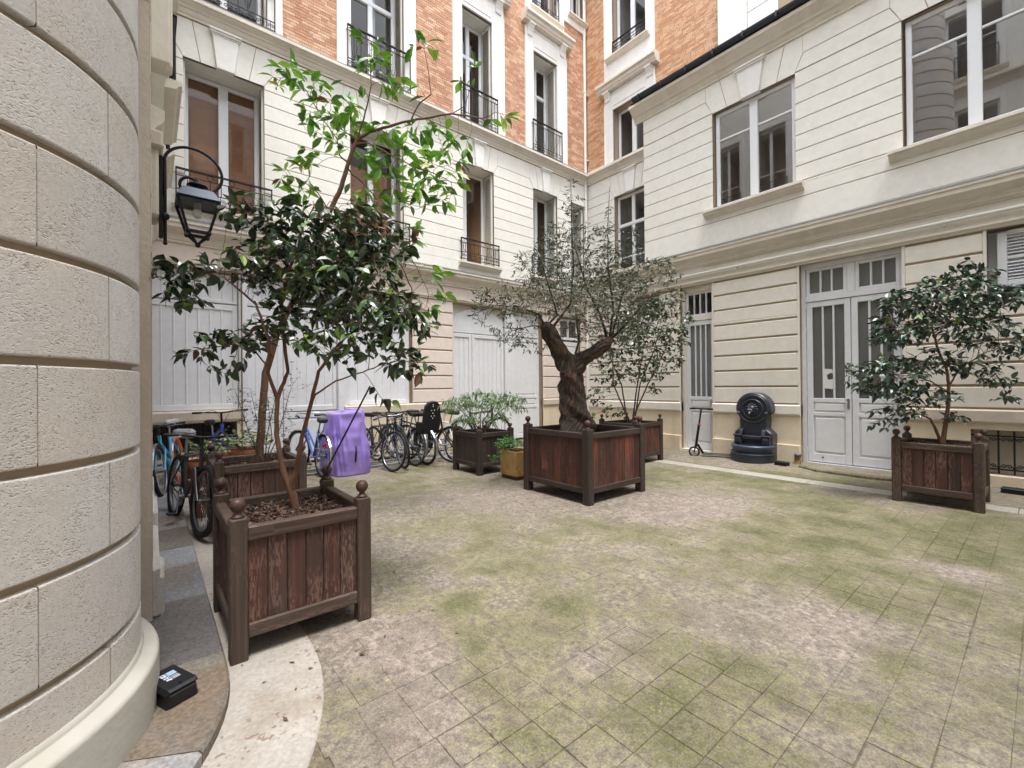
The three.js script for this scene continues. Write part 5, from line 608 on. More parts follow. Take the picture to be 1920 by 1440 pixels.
// purple plastic cover over the pale bike: a thin draped sheet
{
  const n = 96, mrows = 40;
  const P3 = (i, j) => { const a = i / n * Math.PI * 2, t = j / mrows, e = (v) => Math.sign(v) * Math.pow(Math.abs(v), 0.55), c = Math.cos(a), s = Math.sin(a), top = Math.pow(clamp(t / 0.16), 0.7);
    const W = mix(0.25, 0.31, smooth(0.05, 0.8, t)) * top, L = mix(0.34, 0.47, smooth(0.05, 0.8, t)) * top, fold = (0.014 * Math.sin(a * 11 + t * 4 + 3 * Math.sin(t * 5)) + 0.008 * Math.sin(a * 23 + t * 13)) * smooth(0.12, 0.5, t) + 0.045 * (fbm(i / n, t, 8, 2, 91) - 0.5) * top;
    return [-6.11 + (W + fold) * e(c), (t < 0.16 ? 1.03 - 0.06 * t : mix(1.02, 0.02, (t - 0.16) / 0.84)) + 0.04 * c * (1 - t) + 0.05 * (fbm(i / n, t, 6, 2, 95) - 0.5) * (1 - t), 1.42 + (L + fold) * e(s)]; };
  const pos = [], idx = []; for (let j = 0; j <= mrows; j++) for (let i = 0; i < n; i++) pos.push(...P3(i, j)); for (let j = 0; j < mrows; j++) for (let i = 0; i < n; i++) { const a = j * n + i, b = j * n + (i + 1) % n; idx.push(a, b, a + n, b, b + n, a + n); }
  const cg = new THREE.BufferGeometry(); cg.setAttribute('position', new THREE.Float32BufferAttribute(pos, 3)); cg.setIndex(idx); cg.computeVertexNormals();
  single('bike_cover', uvBox(cg.toNonIndexed()), phy(0xc0a6f5, 0.3, { transmission: 0.55, thickness: 0 }), 'purple translucent plastic cover draped over a bike', 'bike cover');
}
// ---------------------------------------------------------------- wall lantern
{
  const g = thing('wall_lantern', 'black wrought iron lantern hanging from a scrolled bracket on the left wall', 'lantern'), Z = 3.84, X = -8.285, Y = 3.47;
  mesh('wall_plate', [cbox(-8.575, -8.545, 2.8, 3.55, Z - 0.03, Z + 0.03, 0.006), bar(V(-8.53, 2.76, Z), V(-8.53, 3.53, Z), 0.014), ball(-8.53, 2.76, Z, 0.018), ball(-8.53, 3.0, Z + 0.02, 0.035), bar(V(-8.6, 3.0, Z), V(-8.53, 3.0, Z), 0.02)], M.blackMetal, g);
  const p = []; for (let i = 0; i <= 20; i++) { const a = Math.PI * (1.0 - i / 20 * 1.62), c = V(-8.31, 3.51, Z), R = 0.225 - 0.028 * smooth(0.5, 1, i / 20); p.push(V(c.x + R * Math.cos(a), c.y - 0.06 * (i / 20) + R * 0.92 * Math.sin(a), Z)); } for (let i = 1; i <= 12; i++) { const a = -0.62 * Math.PI - i / 12 * Math.PI * 1.35, c = V(-8.335, 3.35, Z), R = 0.1 - 0.055 * i / 12; p.push(V(c.x + R * Math.cos(a), c.y + R * Math.sin(a), Z)); }
  mesh('bracket', [tubeP(p, 0.0135, 8, 110), bar(V(-8.535, 3.49, Z), V(-8.53, 3.09, Z), 0.013)], M.blackMetal, g);
  const cap = lathe([[0.001, 0.14], [0.016, 0.14], [0.016, 0.1], [0.05, 0.095], [0.085, 0.075], [0.088, 0.06], [0.055, 0.055], [0.05, 0.005]], 20); mesh('chimney', mv(cap, X, Y - 0.19, Z), M.blackMetal, g);
  const fr = (y, a) => [[X - a, y, Z - a], [X + a, y, Z - a], [X + a, y, Z + a], [X - a, y, Z + a]], quad = (A, B, o = []) => { for (let i = 0; i < 4; i++) o.push([A[i], B[i], B[(i + 1) % 4], A[(i + 1) % 4]]); return o; };
  const yT = Y - 0.18, yR = Y - 0.275, yB = Y - 0.575, a0 = 0.115, a1 = 0.17, a2 = 0.082;
  mesh('roof', tris([...quad(fr(yT, a0), fr(yR, a1)), fr(yT, a0).reverse(), ...quad(fr(yR, a1), fr(yR - 0.02, a1))]), std(0x3a3f49, 0.35, { metalness: 0.5 }), g);
  const A = fr(yR - 0.02, a1 - 0.012).map((q) => V(...q)), B = fr(yB, a2).map((q) => V(...q)), f = []; for (let i = 0; i < 4; i++) { f.push(sbar(A[i], B[i], 0.022), sbar(A[i], A[(i + 1) % 4], 0.024), sbar(B[i], B[(i + 1) % 4], 0.026), sbar(B[i], V(X, yB - 0.1, Z), 0.018), ball(B[i].x, B[i].y, B[i].z, 0.021, 1, 1.3, 1, 8)); } f.push(ball(X, yB - 0.105, Z, 0.024)); mesh('frame', f, M.blackMetal, g);
  const gl = fr(yR - 0.02, a1 - 0.02), gb = fr(yB, a2 - 0.006); for (let i = 0; i < 4; i++) mesh('glass', tris([[gl[i], gb[i], gb[(i + 1) % 4], gl[(i + 1) % 4]]]), M.glass, g);
  mesh('bulb', ball(X, yR - 0.11, Z, 0.045), std(0xd9d7d0, 0.35), g); mesh('socket', bar(V(X, yR - 0.01, Z), V(X, yR - 0.075, Z), 0.03, 0.03, 12), std(0x8d8a82, 0.6), g);
}
// ---------------------------------------------------------------- cast-iron wall fountain on the low wing
{
  const g = thing('wall_fountain', 'dark cast iron wall fountain with an arched back, lion mask and half round basin', 'fountain', [-0.17, 0.02, 5.6], -Math.PI / 2); // x along the wall, +z out
  const back = [[-0.32, 0], [-0.32, 0.5]]; for (let i = 1; i <= 6; i++) { const t = i / 6; back.push([-0.32 + 0.1 * smooth(0, 1, t), 0.5 + 0.12 * t]); } for (let i = 1; i <= 6; i++) back.push([-0.22 - 0.01 * Math.sin(i / 6 * Math.PI), 0.62 + 0.22 * i / 6]); back.push([-0.275, 0.88], [-0.29, 0.92]); for (let i = 0; i <= 20; i++) { const a = Math.PI * (1.02 - 1.04 * i / 20); back.push([0.295 * Math.cos(a), 0.95 + 0.295 * Math.sin(a)]); } back.push([0.29, 0.92], [0.275, 0.88]); for (let i = 6; i >= 1; i--) back.push([0.22 + 0.01 * Math.sin(i / 6 * Math.PI), 0.62 + 0.22 * i / 6]); for (let i = 6; i >= 1; i--) back.push([0.32 - 0.1 * smooth(0, 1, i / 6), 0.5 + 0.12 * i / 6]); back.push([0.32, 0.5], [0.32, 0]);
  mesh('back_plate', prism(back.reverse(), -0.14, 0.088, 0.018), M.castIron, g);
  const face = (pts) => { const q = new THREE.LatheGeometry(pts.map(([r, h]) => new THREE.Vector2(r, h)), 48); q.rotateX(Math.PI / 2); q.translate(0, 0.945, 0); return fin(q); };
  mesh('arch_moulding', face([[0.268, 0.07], [0.266, 0.094], [0.25, 0.104], [0.234, 0.1], [0.222, 0.088], [0.2, 0.084], [0.186, 0.082]]), M.castIron, g); mesh('rosette', face([[0.186, 0.08], [0.184, 0.1], [0.172, 0.112], [0.158, 0.108], [0.15, 0.09]]), M.castIron, g); mesh('shell', face([[0.152, 0.09], [0.12, 0.07], [0.07, 0.066], [0.001, 0.066]]), M.castIron, g);
  mesh('lion_mask', [ball(0, 0.94, 0.13, 0.072, 1, 1.1, 0.75), ball(0, 0.905, 0.17, 0.036, 1.1, 0.8, 1), ball(-0.03, 0.965, 0.175, 0.014), ball(0.03, 0.965, 0.175, 0.014), ball(-0.055, 0.99, 0.135, 0.02), ball(0.055, 0.99, 0.135, 0.02), ...Array.from({ length: 12 }, (_, i) => ball(0.082 * Math.cos(i * 0.5236), 0.94 + 0.09 * Math.sin(i * 0.5236), 0.11, 0.024, 1, 1, 0.7, 8))], M.castIron, g);
  mesh('spout', [bar(V(0, 0.915, 0.17), V(0, 0.875, 0.24), 0.013), bar(V(-0.035, 0.945, 0.205), V(0.035, 0.945, 0.205), 0.009), bar(V(0, 0.94, 0.17), V(0, 0.945, 0.205), 0.008)], std(0xb9b7ad, 0.35, { metalness: 0.8 }), g);
  for (const s of [-1, 1]) { mesh('boss', [ball(s * 0.235, 0.875, 0.11, 0.03), ball(s * 0.235, 0.875, 0.135, 0.016)], M.castIron, g); mesh('bracket', [cbox(s * 0.235 - 0.065, s * 0.235 + 0.065, 0.31, 0.46, 0.06, 0.16, 0.01), cbox(s * 0.235 - 0.045, s * 0.235 + 0.045, 0.345, 0.425, 0.15, 0.175, 0.008), cbox(s * 0.235 - 0.075, s * 0.235 + 0.075, 0.455, 0.485, 0.05, 0.175, 0.008), profile([[0.07, 0.487], [0.15, 0.487], [0.12, 0.55], [0.08, 0.6], [0.07, 0.66]], s * 0.19 - 0.03, s * 0.19 + 0.03)], M.castIron, g); }
  mesh('panel', [cbox(-0.14, 0.14, 0.5, 0.68, 0.07, 0.092, 0.01), cbox(-0.17, 0.17, 0.4, 0.47, 0.07, 0.14, 0.012)], M.castIron, g);
  const half = (pts) => { const q = new THREE.LatheGeometry(pts.map(([r, y]) => new THREE.Vector2(r, y)), 36, -Math.PI / 2, Math.PI); q.scale(1, 1, 1.05); q.translate(0, 0, 0.06); return fin(q); };
  mesh('basin', half([[0.001, 0.235], [0.2, 0.235], [0.27, 0.285], [0.305, 0.318], [0.335, 0.322], [0.36, 0.305], [0.365, 0.28], [0.345, 0.25], [0.32, 0.2], [0.318, 0.175]]), M.castBlue, g);
  mesh('base', half([[0.318, 0.175], [0.37, 0.172], [0.372, 0.16], [0.36, 0.15], [0.36, 0.012], [0.366, 0]]), M.castIron, g); { const f = []; for (let i = -3; i <= 3; i++) f.push(cbox(i * 0.05 - 0.008, i * 0.05 + 0.008, 0.3, 0.312, 0.07, 0.27, 0.002)); mesh('grate', f, M.castIron, g); }
}
// ---------------------------------------------------------------- kick scooter against the narrow door
{
  const a = V(-0.5, 0, 4.62), b = V(-0.2, 0, 5.28), d = b.clone().sub(a), g = thing('kick_scooter', 'black folding kick scooter with red clamp leaning by the narrow white door', 'scooter', [a.x, 0.018, a.z], Math.atan2(-d.z, d.x)), L = d.length(); g.rotation.x = 0;
  const wheel = (x, r) => { const t = torus(r - 0.014, 0.016, 28, 8); t.translate(x, r + 0.002, 0); const w = mesh('wheel', t, std(0x151515, 0.7), g); const s = [bar(V(x, r, -0.02), V(x, r, 0.02), 0.02)]; for (let i = 0; i < 5; i++) s.push(bar(V(x, r, 0), V(x + (r - 0.02) * Math.cos(i * 1.2566), r + (r - 0.02) * Math.sin(i * 1.2566), 0), 0.007, 0.007, 5)); mesh('hub', s, std(0x77787c, 0.4, { metalness: 0.7 }), w); };
  wheel(0, 0.1); wheel(L, 0.095); const lean = V(0.13, 0.93, -0.05);
  mesh('deck', [cbox(0.14, L - 0.08, 0.06, 0.085, -0.07, 0.07, 0.012), sbar(V(0.16, 0.075, 0), V(0.06, 0.25, 0), 0.04, 0.05), sbar(V(L - 0.1, 0.075, 0.03), V(L, 0.095, 0.03), 0.02, 0.012), sbar(V(L - 0.1, 0.075, -0.03), V(L, 0.095, -0.03), 0.02, 0.012)], M.blackMetal, g);
  mesh('stem', [bar(V(0.03, 0.2, 0), V(0.03, 0.2, 0).lerp(lean, 0.55), 0.024), bar(V(0.03, 0.2, 0).lerp(lean, 0.55), lean, 0.016), sbar(V(0, 0.1, 0.03), V(0.03, 0.24, 0.03), 0.02, 0.01), sbar(V(0, 0.1, -0.03), V(0.03, 0.24, -0.03), 0.02, 0.01)], M.blackMetal, g);
  const c = V(0.03, 0.2, 0).lerp(lean, 0.57); mesh('clamp', [ball(c.x, c.y, c.z, 0.034, 1, 0.8, 1), bar(c, c.clone().add(V(0.03, 0.005, 0.05)), 0.01)], std(0x7c2420, 0.5), g);
  mesh('handlebar', [bar(lean.clone().add(V(-0.2, 0, -0.1)), lean.clone().add(V(0.2, 0, 0.1)), 0.014)], M.blackMetal, g); for (const s of [-1, 1]) mesh('grip', bar(lean.clone().add(V(0.11 * s, 0, 0.055 * s)), lean.clone().add(V(0.205 * s, 0, 0.1025 * s)), 0.019), std(0x1b1b1c, 0.85), g);
  mesh('mudguard', tubeP([V(L - 0.09, 0.15, 0), V(L - 0.02, 0.2, 0), V(L + 0.06, 0.18, 0)], 0.016, 6), M.blackMetal, g);
}
// ---------------------------------------------------------------- rodent bait boxes
function baitBox(x, y, z, turn, w, d, h, label, sticker) {
  const g = thing('bait_box', label, 'bait box', [x, y, z], turn); mesh('body', prism([[-w / 2, 0], [w / 2, 0], [w / 2 - 0.008, h * 0.72], [-w / 2 + 0.008, h * 0.72]], -d / 2, d / 2, 0.006), M.trapBox, g);
  const lid = mesh('lid', prism([[-w / 2 - 0.002, h * 0.735], [w / 2 + 0.002, h * 0.735], [w / 2 - 0.006, h], [-w / 2 + 0.006, h]], -d / 2 - 0.002, d / 2 + 0.002, 0.01), M.trapBox, g);
  if (sticker) { const c = document.createElement('canvas'); c.width = 256; c.height = 160; const k = c.getContext('2d'); k.fillStyle = '#17181c'; k.fillRect(0, 0, 256, 160); k.fillStyle = '#cfd6e0'; k.fillRect(14, 22, 74, 46); k.fillStyle = '#17181c'; k.fillRect(40, 30, 22, 20); k.fillStyle = '#cfd6e0'; for (const [a, b, e, f] of [[98, 18, 8, 124], [118, 22, 120, 54], [120, 92, 110, 8], [14, 84, 30, 18], [52, 80, 34, 26], [20, 116, 60, 20], [66, 120, 26, 24]]) k.fillRect(a, b, e, f); for (let i = 0; i < 9; i++) k.fillRect(122 + i * 12, 108, 7, 32); k.fillStyle = '#8fb3d9'; k.fillRect(124, 30, 108, 38); k.beginPath(); k.fillStyle = '#cfd6e0'; k.arc(60, 60, 12, 0, 7); k.fill();
    const t = new THREE.CanvasTexture(c); t.colorSpace = THREE.SRGBColorSpace; const q = new THREE.PlaneGeometry(w * 0.52, d * 0.5); q.rotateX(-Math.PI / 2); q.translate(w * 0.03, h + 0.001, -d * 0.08); mesh('sticker', q, std(0xffffff, 0.5, { map: t }), lid); }
  mesh('lock', bar(V(0, h, d / 2 - 0.02), V(0, h + 0.004, d / 2 - 0.02), 0.008), M.blackMetal, lid);
}
baitBox(-8.577, 0.056, 6.475, 0.42, 0.125, 0.19, 0.08, 'black plastic bait box with a white sticker at the foot of the stone corner', true);
baitBox(-0.4, 0.035, 6.12, 1.35, 0.2, 0.12, 0.07, 'black plastic bait box beside the cast iron fountain'); baitBox(-0.42, 0.035, 8.72, 1.45, 0.24, 0.13, 0.07, 'black plastic bait box under the basement grille of the low wing');
// small cast-iron boot scraper by the double door
{ const g = thing('boot_scraper', 'small rusty iron wheel guard at the left jamb of the double door', 'boot scraper', [-0.1, 0.03, 6.26]); mesh('cap', mv(lathe([[0.001, 0.05], [0.045, 0.045], [0.055, 0.025], [0.05, 0.0], [0.001, 0]], 16), 0, 0.15, 0), std(0x6b6a70, 0.6, { metalness: 0.3 }), g); mesh('body', prism([[-0.045, 0], [0.06, 0], [0.03, 0.08], [0.04, 0.15], [-0.03, 0.15], [-0.02, 0.08]], -0.04, 0.04, 0.01), std(0x8a7050, 0.85), g); }
// ---------------------------------------------------------------- trees and shrubs, grown towards points spread through their crowns
M.barkRed = std(0xffffff, 0.85, { map: tex(256, 512, (u, v) => lerp3(hex(0x5e4335), hex(0x86614d), fbm(u, v * 0.5, 12, 4, 601)), true, 0.2, 0.4), bumpMap: stuccoBump, bumpScale: 0.004 });
M.barkGrey = std(0xffffff, 0.9, { map: tex(256, 256, (u, v) => lerp3(hex(0x3f332a), hex(0x6b584a), fbm(u, v, 10, 4, 605)), true, 0.25), bumpMap: stuccoBump, bumpScale: 0.004 });
const oliveBump = tex(512, 512, (u, v) => { const r = fbm(u + 0.06 * fbm(u, v, 6, 3, 611), v * 0.35, 14, 4, 613); return 1 - Math.abs(r - 0.5) * 2.6; }, false, 0.5, 0.8);
M.barkOlive = std(0xffffff, 0.95, { map: tex(512, 512, (u, v) => { const r = fbm(u + 0.06 * fbm(u, v, 6, 3, 611), v * 0.35, 14, 4, 613), w = 1 - Math.abs(r - 0.5) * 2.6, red = smooth(0.55, 0.72, fbm(u, v, 4, 4, 615)); return mul3(lerp3(lerp3(hex(0x43372f), hex(0x62544a), fbm(u, v * 0.5, 20, 3, 617)), hex(0x74483a), 0.4 * red), 0.72 + 0.35 * (1 - smooth(0.5, 0.98, w))); }, true, 0.5, 0.8), bumpMap: oliveBump, bumpScale: -0.03 });
const crownAt = (list, depth, rz) => list.map(([x, y, rx, ry, dz = 0, w = 1]) => { const D = depth + dz; return { c: px(x, y, D), rx: rx * D / FOCAL, ry: ry * D / FOCAL, rz: (rz ?? 1) * rx * D / FOCAL, w }; });
const stemAt = (pts, depth) => pts.map(([x, y, r, dz = 0]) => ({ p: px(x, y, depth + dz), r }));
const SIDE = V(RT.x, 0, RT.z).normalize(), DEEP = V(FW.x, 0, FW.z).normalize();
function grow(stems, blobs, o) {
  const nodes = [], add = (p, parent, r = 0) => { const n = { p, parent, kids: 0, r, i: nodes.length, ch: [] }; if (parent) parent.ch.push(n); nodes.push(n); return n; };
  for (const s of stems) { let par = null, best = 0.03; if (nodes.length) for (const n of nodes) { const d = n.p.distanceTo(s[0].p); if (d < best) { best = d; par = n; } }
    for (let i = 0; i < s.length; i++) { if (i === 0) { par = par ?? add(s[0].p.clone(), null, s[0].r); continue; } const a = s[i - 1], b = s[i], k = Math.max(1, Math.round(a.p.distanceTo(b.p) / o.step)); for (let j = 1; j <= k; j++) { const q = a.p.clone().lerp(b.p, j / k).add(V(rr(-1, 1), rr(-1, 1), rr(-1, 1)).multiplyScalar(o.step * 0.06)); par = add(q, par, mix(a.r, b.r, j / k)); } } }
  const att = []; const vol = blobs.map((b) => Math.pow(b.rx * b.ry * b.rz, 0.8) * b.w), tot = vol.reduce((a, b) => a + b, 0);
  blobs.forEach((b, k) => { const n = Math.max(2, Math.round(o.points * vol[k] / tot)); for (let i = 0; i < n; i++) { let x, y, z; do { x = rr(-1, 1); y = rr(-1, 1); z = rr(-1, 1); } while (x * x + y * y + z * z > 1); att.push({ p: b.c.clone().addScaledVector(SIDE, x * b.rx).addScaledVector(DEEP, z * b.rz).add(V(0, y * b.ry, 0)), n: null, d: 1e9 }); } });
  const meet = (n) => { for (const a of att) { if (a.dead) continue; const d = a.p.distanceTo(n.p); if (d < a.d) { a.d = d; a.n = n; } if (d < o.kill) a.dead = true; } };
  nodes.forEach(meet);
  for (let it = 0; it < (o.iter ?? 140); it++) {
    const pull = new Map(); for (const a of att) if (!a.dead && a.d < (o.reach ?? 9)) { const v = pull.get(a.n) ?? V(0, 0, 0); v.add(a.p.clone().sub(a.n.p).normalize()); pull.set(a.n, v); }
    if (!pull.size) break; let grown = 0;
    for (const [n, v] of pull) { if (n.ch.length > 3) continue; v.normalize().addScaledVector(V(rr(-1, 1), rr(-0.6, 1), rr(-1, 1)), 0.28); if (n.parent) v.addScaledVector(n.p.clone().sub(n.parent.p).normalize(), 0.35); v.normalize(); const p = n.p.clone().addScaledVector(v, o.step); if (n.ch.some((c) => c.p.distanceTo(p) < o.step * 0.35)) { n.stuck = (n.stuck ?? 0) + 1; if (n.stuck > 2) for (const a of att) if (a.n === n) a.dead = true; continue; } const m = add(p, n); m.free = true; meet(m); grown++; }
    if (!grown && it > 20) break;
  }
  for (let i = nodes.length - 1; i >= 0; i--) { const n = nodes[i]; n.h = n.ch.length ? 1 + Math.max(...n.ch.map((c) => c.h)) : 0; const q = n.ch.length ? Math.pow(n.ch.reduce((s, c) => s + Math.pow(c.t, 2.5), 0), 1 / 2.5) : o.twig; n.t = Math.max(o.twig, Math.min(q, n.free ? o.maxTwig ?? 0.012 : 9)); n.rad = n.free ? n.t : Math.max(n.r, n.t * 0.5); if (!n.free) n.t = n.rad; }
  return nodes;
}
function branches(nodes, minR, seg = 6, fat) { // tapered tubes along the chains
  const parts = [], done = new Set();
  const chainFrom = (n) => { const c = [n]; let k = n; while (k.ch.length) { k = k.ch.reduce((a, b) => (b.rad * 10 + b.h * 0.02 > a.rad * 10 + a.h * 0.02 ? b : a)); c.push(k); done.add(k); } return c; };
  const roots = nodes.filter((n) => !n.parent), queue = [...roots.map((r) => [null, r])];
  while (queue.length) { const [from, start] = queue.shift(); const c = chainFrom(start); for (const n of c) for (const k of n.ch) if (!done.has(k)) { done.add(k); queue.push([n, k]); } const pts = from ? [from, ...c] : c; if (pts.length < 2 || (c[0].rad < minR)) continue;
    const s = start.rad > 0.06 ? 28 : start.rad > 0.012 ? Math.max(seg, 8) : seg > 4 && start.rad < 0.005 ? 4 : seg, pos = [], nor = [], uv = [], idx = []; let N = V(1, 0, 0.3).normalize(), len = 0;
    for (let i = 0; i < pts.length; i++) { const a = pts[Math.max(0, i - 1)].p, b = pts[Math.min(pts.length - 1, i + 1)].p, T = b.clone().sub(a).normalize(); N.addScaledVector(T, -N.dot(T)).normalize(); const B = T.clone().cross(N), R = i === 0 && from ? Math.min(pts[1].rad * 1.15, from.rad) : i === pts.length - 1 ? pts[i].rad * 0.5 : pts[i].rad; if (i) len += pts[i].p.distanceTo(pts[i - 1].p);
      for (let k = 0; k <= s; k++) { const an = k / s * Math.PI * 2, w = fat ? fat(an, len, pts[i].p, R) : 1, v = N.clone().multiplyScalar(Math.cos(an)).addScaledVector(B, Math.sin(an)); pos.push(pts[i].p.x + v.x * R * w, pts[i].p.y + v.y * R * w, pts[i].p.z + v.z * R * w); nor.push(v.x, v.y, v.z); uv.push(k / s * Math.max(0.04, 6.28 * R), len); } }
    for (let i = 0; i + 1 < pts.length; i++) for (let k = 0; k < s; k++) { const p = i * (s + 1) + k, q = p + s + 1; idx.push(p, p + 1, q, q, p + 1, q + 1); }
    const g = new THREE.BufferGeometry(); g.setAttribute('position', new THREE.Float32BufferAttribute(pos, 3)); g.setAttribute('normal', new THREE.Float32BufferAttribute(nor, 3)); g.setAttribute('uv', new THREE.Float32BufferAttribute(uv, 2)); g.setIndex(idx); if (fat) g.computeVertexNormals(); parts.push(g.toNonIndexed()); }
  return parts;
}
// leaf blades: x along the leaf, z across, unit length; folded along the midrib, tip bent down
function leafGeo(w, bend, fold, shape, simple) {
  const st = simple ? [0, 0.5, 1] : [0, 0.18, 0.42, 0.7, 1], W = st.map((t) => w * shape(t)), f = [], P = (i, s) => { const t = st[i]; return [t, -bend * t * t + fold * W[i] * Math.abs(s), s * W[i]]; };
  for (let i = 0; i + 1 < st.length; i++) for (const s of [1, -1]) { const q = i === 0 ? [P(0, 0), P(1, s), P(1, 0)] : i + 2 === st.length ? [P(i, 0), P(i, s), P(i + 1, 0)] : [P(i, 0), P(i, s), P(i + 1, s), P(i + 1, 0)]; f.push(s > 0 ? q : q.slice().reverse()); }
  const g = tris(f); g.attributes.uv.array.fill(0.5); return g;
}
const ovate = (t) => Math.sin(Math.PI * Math.pow(t, 0.72)) , ellip = (t) => Math.sin(Math.PI * t), spat = (t) => Math.sin(Math.PI * Math.pow(t, 1.35)), lance = (t) => Math.sin(Math.PI * Math.pow(t, 0.85));
function leafMatrix(L) { const x = L.d.clone().normalize(), z = x.clone().cross(L.n).normalize(), y = z.clone().cross(x); return new THREE.Matrix4().makeBasis(x.multiplyScalar(L.l), y.multiplyScalar(L.l), z.multiplyScalar(L.l)).setPosition(L.p); }
function foliage(g, leaves, geos, mats, individual = 0) {
  const order = leaves.map((L) => [L.p.clone().sub(EYE).length() / L.l, L]).sort((a, b) => a[0] - b[0]), rest = mats.map(() => []);
  order.forEach(([, L], i) => { if (i < individual) { const m = mesh('leaf', geos[L.g % geos.length], mats[L.c], g); m.applyMatrix4(leafMatrix(L)); } else rest[L.c].push(L); });
  rest.forEach((list, c) => { if (!list.length) return; const n0 = geos[0].attributes.position.count; let n = 0; for (const L of list) n += geos[L.g % geos.length].attributes.position.count; const pos = new Float32Array(n * 3), nor = new Float32Array(n * 3), uv = new Float32Array(n * 2).fill(0.5), v = V(); let o = 0;
    for (const L of list) { const G = geos[L.g % geos.length], m = leafMatrix(L), nm = new THREE.Matrix3().getNormalMatrix(m), P = G.attributes.position, N = G.attributes.normal; for (let i = 0; i < P.count; i++, o += 3) { v.fromBufferAttribute(P, i).applyMatrix4(m); pos[o] = v.x; pos[o + 1] = v.y; pos[o + 2] = v.z; v.fromBufferAttribute(N, i).applyMatrix3(nm).normalize(); nor[o] = v.x; nor[o + 1] = v.y; nor[o + 2] = v.z; } }
    const q = new THREE.BufferGeometry(); q.setAttribute('position', new THREE.BufferAttribute(pos, 3)); q.setAttribute('normal', new THREE.BufferAttribute(nor, 3)); q.setAttribute('uv', new THREE.BufferAttribute(uv, 2)); stuff(mesh('foliage', q, mats[c], g)); });
}
function leavesOn(nodes, o) {
  const out = []; for (const n of nodes) { if (!n.parent || !n.free || n.h > o.depth) continue; const T = n.p.clone().sub(n.parent.p).normalize(), per = n.h === 0 ? o.tip : o.along; let k = Math.floor(per) + (rnd() < per % 1 ? 1 : 0);
    for (let i = 0; i < k; i++) { const a = rnd() * Math.PI * 2, side = V(Math.cos(a), 0, Math.sin(a)); side.addScaledVector(T, -side.dot(T)).normalize(); const d = side.multiplyScalar(o.spread).addScaledVector(T, n.h === 0 ? 0.7 : 0.35).add(V(0, -o.droop * rr(0.3, 1.5), 0)).normalize(); const up = V(rr(-1, 1) * o.tilt, 1, rr(-1, 1) * o.tilt).normalize(); if (Math.abs(d.dot(up)) > 0.95) up.set(0.7, 0.3, 0.6); const c = o.pick(n, rnd()); out.push({ p: n.p.clone().lerp(n.parent.p, n.h === 0 ? rnd() * 0.25 : rnd()), d, n: up, l: o.len * rr(0.5, 1.25) * (o.size ? o.size(c) : 1), c, g: Math.floor(rnd() * 6) }); } }
  return out;
}
const leafM = (c, r, t = 0, o = {}) => (t ? phy(c, r, { transmission: t, thickness: 0, ...o }) : phy(c, r, { ior: 1.65, ...o }));
const camMats = [leafM(0x33442c, 0.24), leafM(0x3d5232, 0.27), leafM(0x4a6236, 0.3), leafM(0x2a382a, 0.22), leafM(0x86a43c, 0.45, 0.3), leafM(0x6e4a30, 0.6), leafM(0x567238, 0.35)];
const camGeos = [leafGeo(0.26, 0.18, 0.35, ovate), leafGeo(0.23, 0.34, 0.25, ovate), leafGeo(0.28, 0.08, 0.55, ellip), leafGeo(0.21, -0.12, 0.3, ovate), leafGeo(0.25, 0.5, 0.45, ovate), leafGeo(0.3, 0.22, 0.12, ellip)];
function plant(name, label, category, stems, blobs, o) {
  const b = stems[0][0].p, g = thing(name, label, category, [b.x, b.y, b.z], 0, o.group); const nodes = grow(stems, blobs, o), off = (q) => { q.translate(-b.x, -b.y, -b.z); return q; };
  const thick = branches(nodes, o.minR ?? 0.0012, o.seg ?? 6, o.fat).map(off); if (thick.length) mesh('trunk', thick, o.bark, g);
  const leaves = leavesOn(nodes, o); leaves.forEach((L) => L.p.sub(b)); const sub = EYE.clone(); foliage(g, leaves.map((L) => L), o.geos, o.mats, 0 ); return { g, nodes, leaves };
}
function plantNear(name, label, category, stems, blobs, o) { // as plant(), but the leaves that show largest are meshes of their own
  const b = stems[0][0].p, g = thing(name, label, category, [b.x, b.y, b.z], 0, o.group); const nodes = grow(stems, blobs, o); mesh('trunk', branches(nodes, o.minR ?? 0.0012, o.seg ?? 6).map((q) => q.translate(-b.x, -b.y, -b.z)), o.bark, g);
  const leaves = leavesOn(nodes, o), near = leaves.map((L) => [L.p.clone().sub(EYE).length() / L.l, L]).sort((p, q) => p[0] - q[0]), big = new Set(near.slice(0, 300).map((q) => q[1])); leaves.forEach((L) => L.p.sub(b));
  for (const L of big) mesh('leaf', o.geos[L.g % o.geos.length], o.mats[L.c], g).applyMatrix4(leafMatrix(L)); foliage(g, leaves.filter((L) => !big.has(L)), o.geos, o.mats); return { g, leaves };
}
const camPick = (n, r) => (r < 0.3 ? 0 : r < 0.55 ? 1 : r < 0.75 ? 2 : r < 0.9 ? 3 : r < 0.925 ? 4 : r < 0.94 ? 5 : 6);
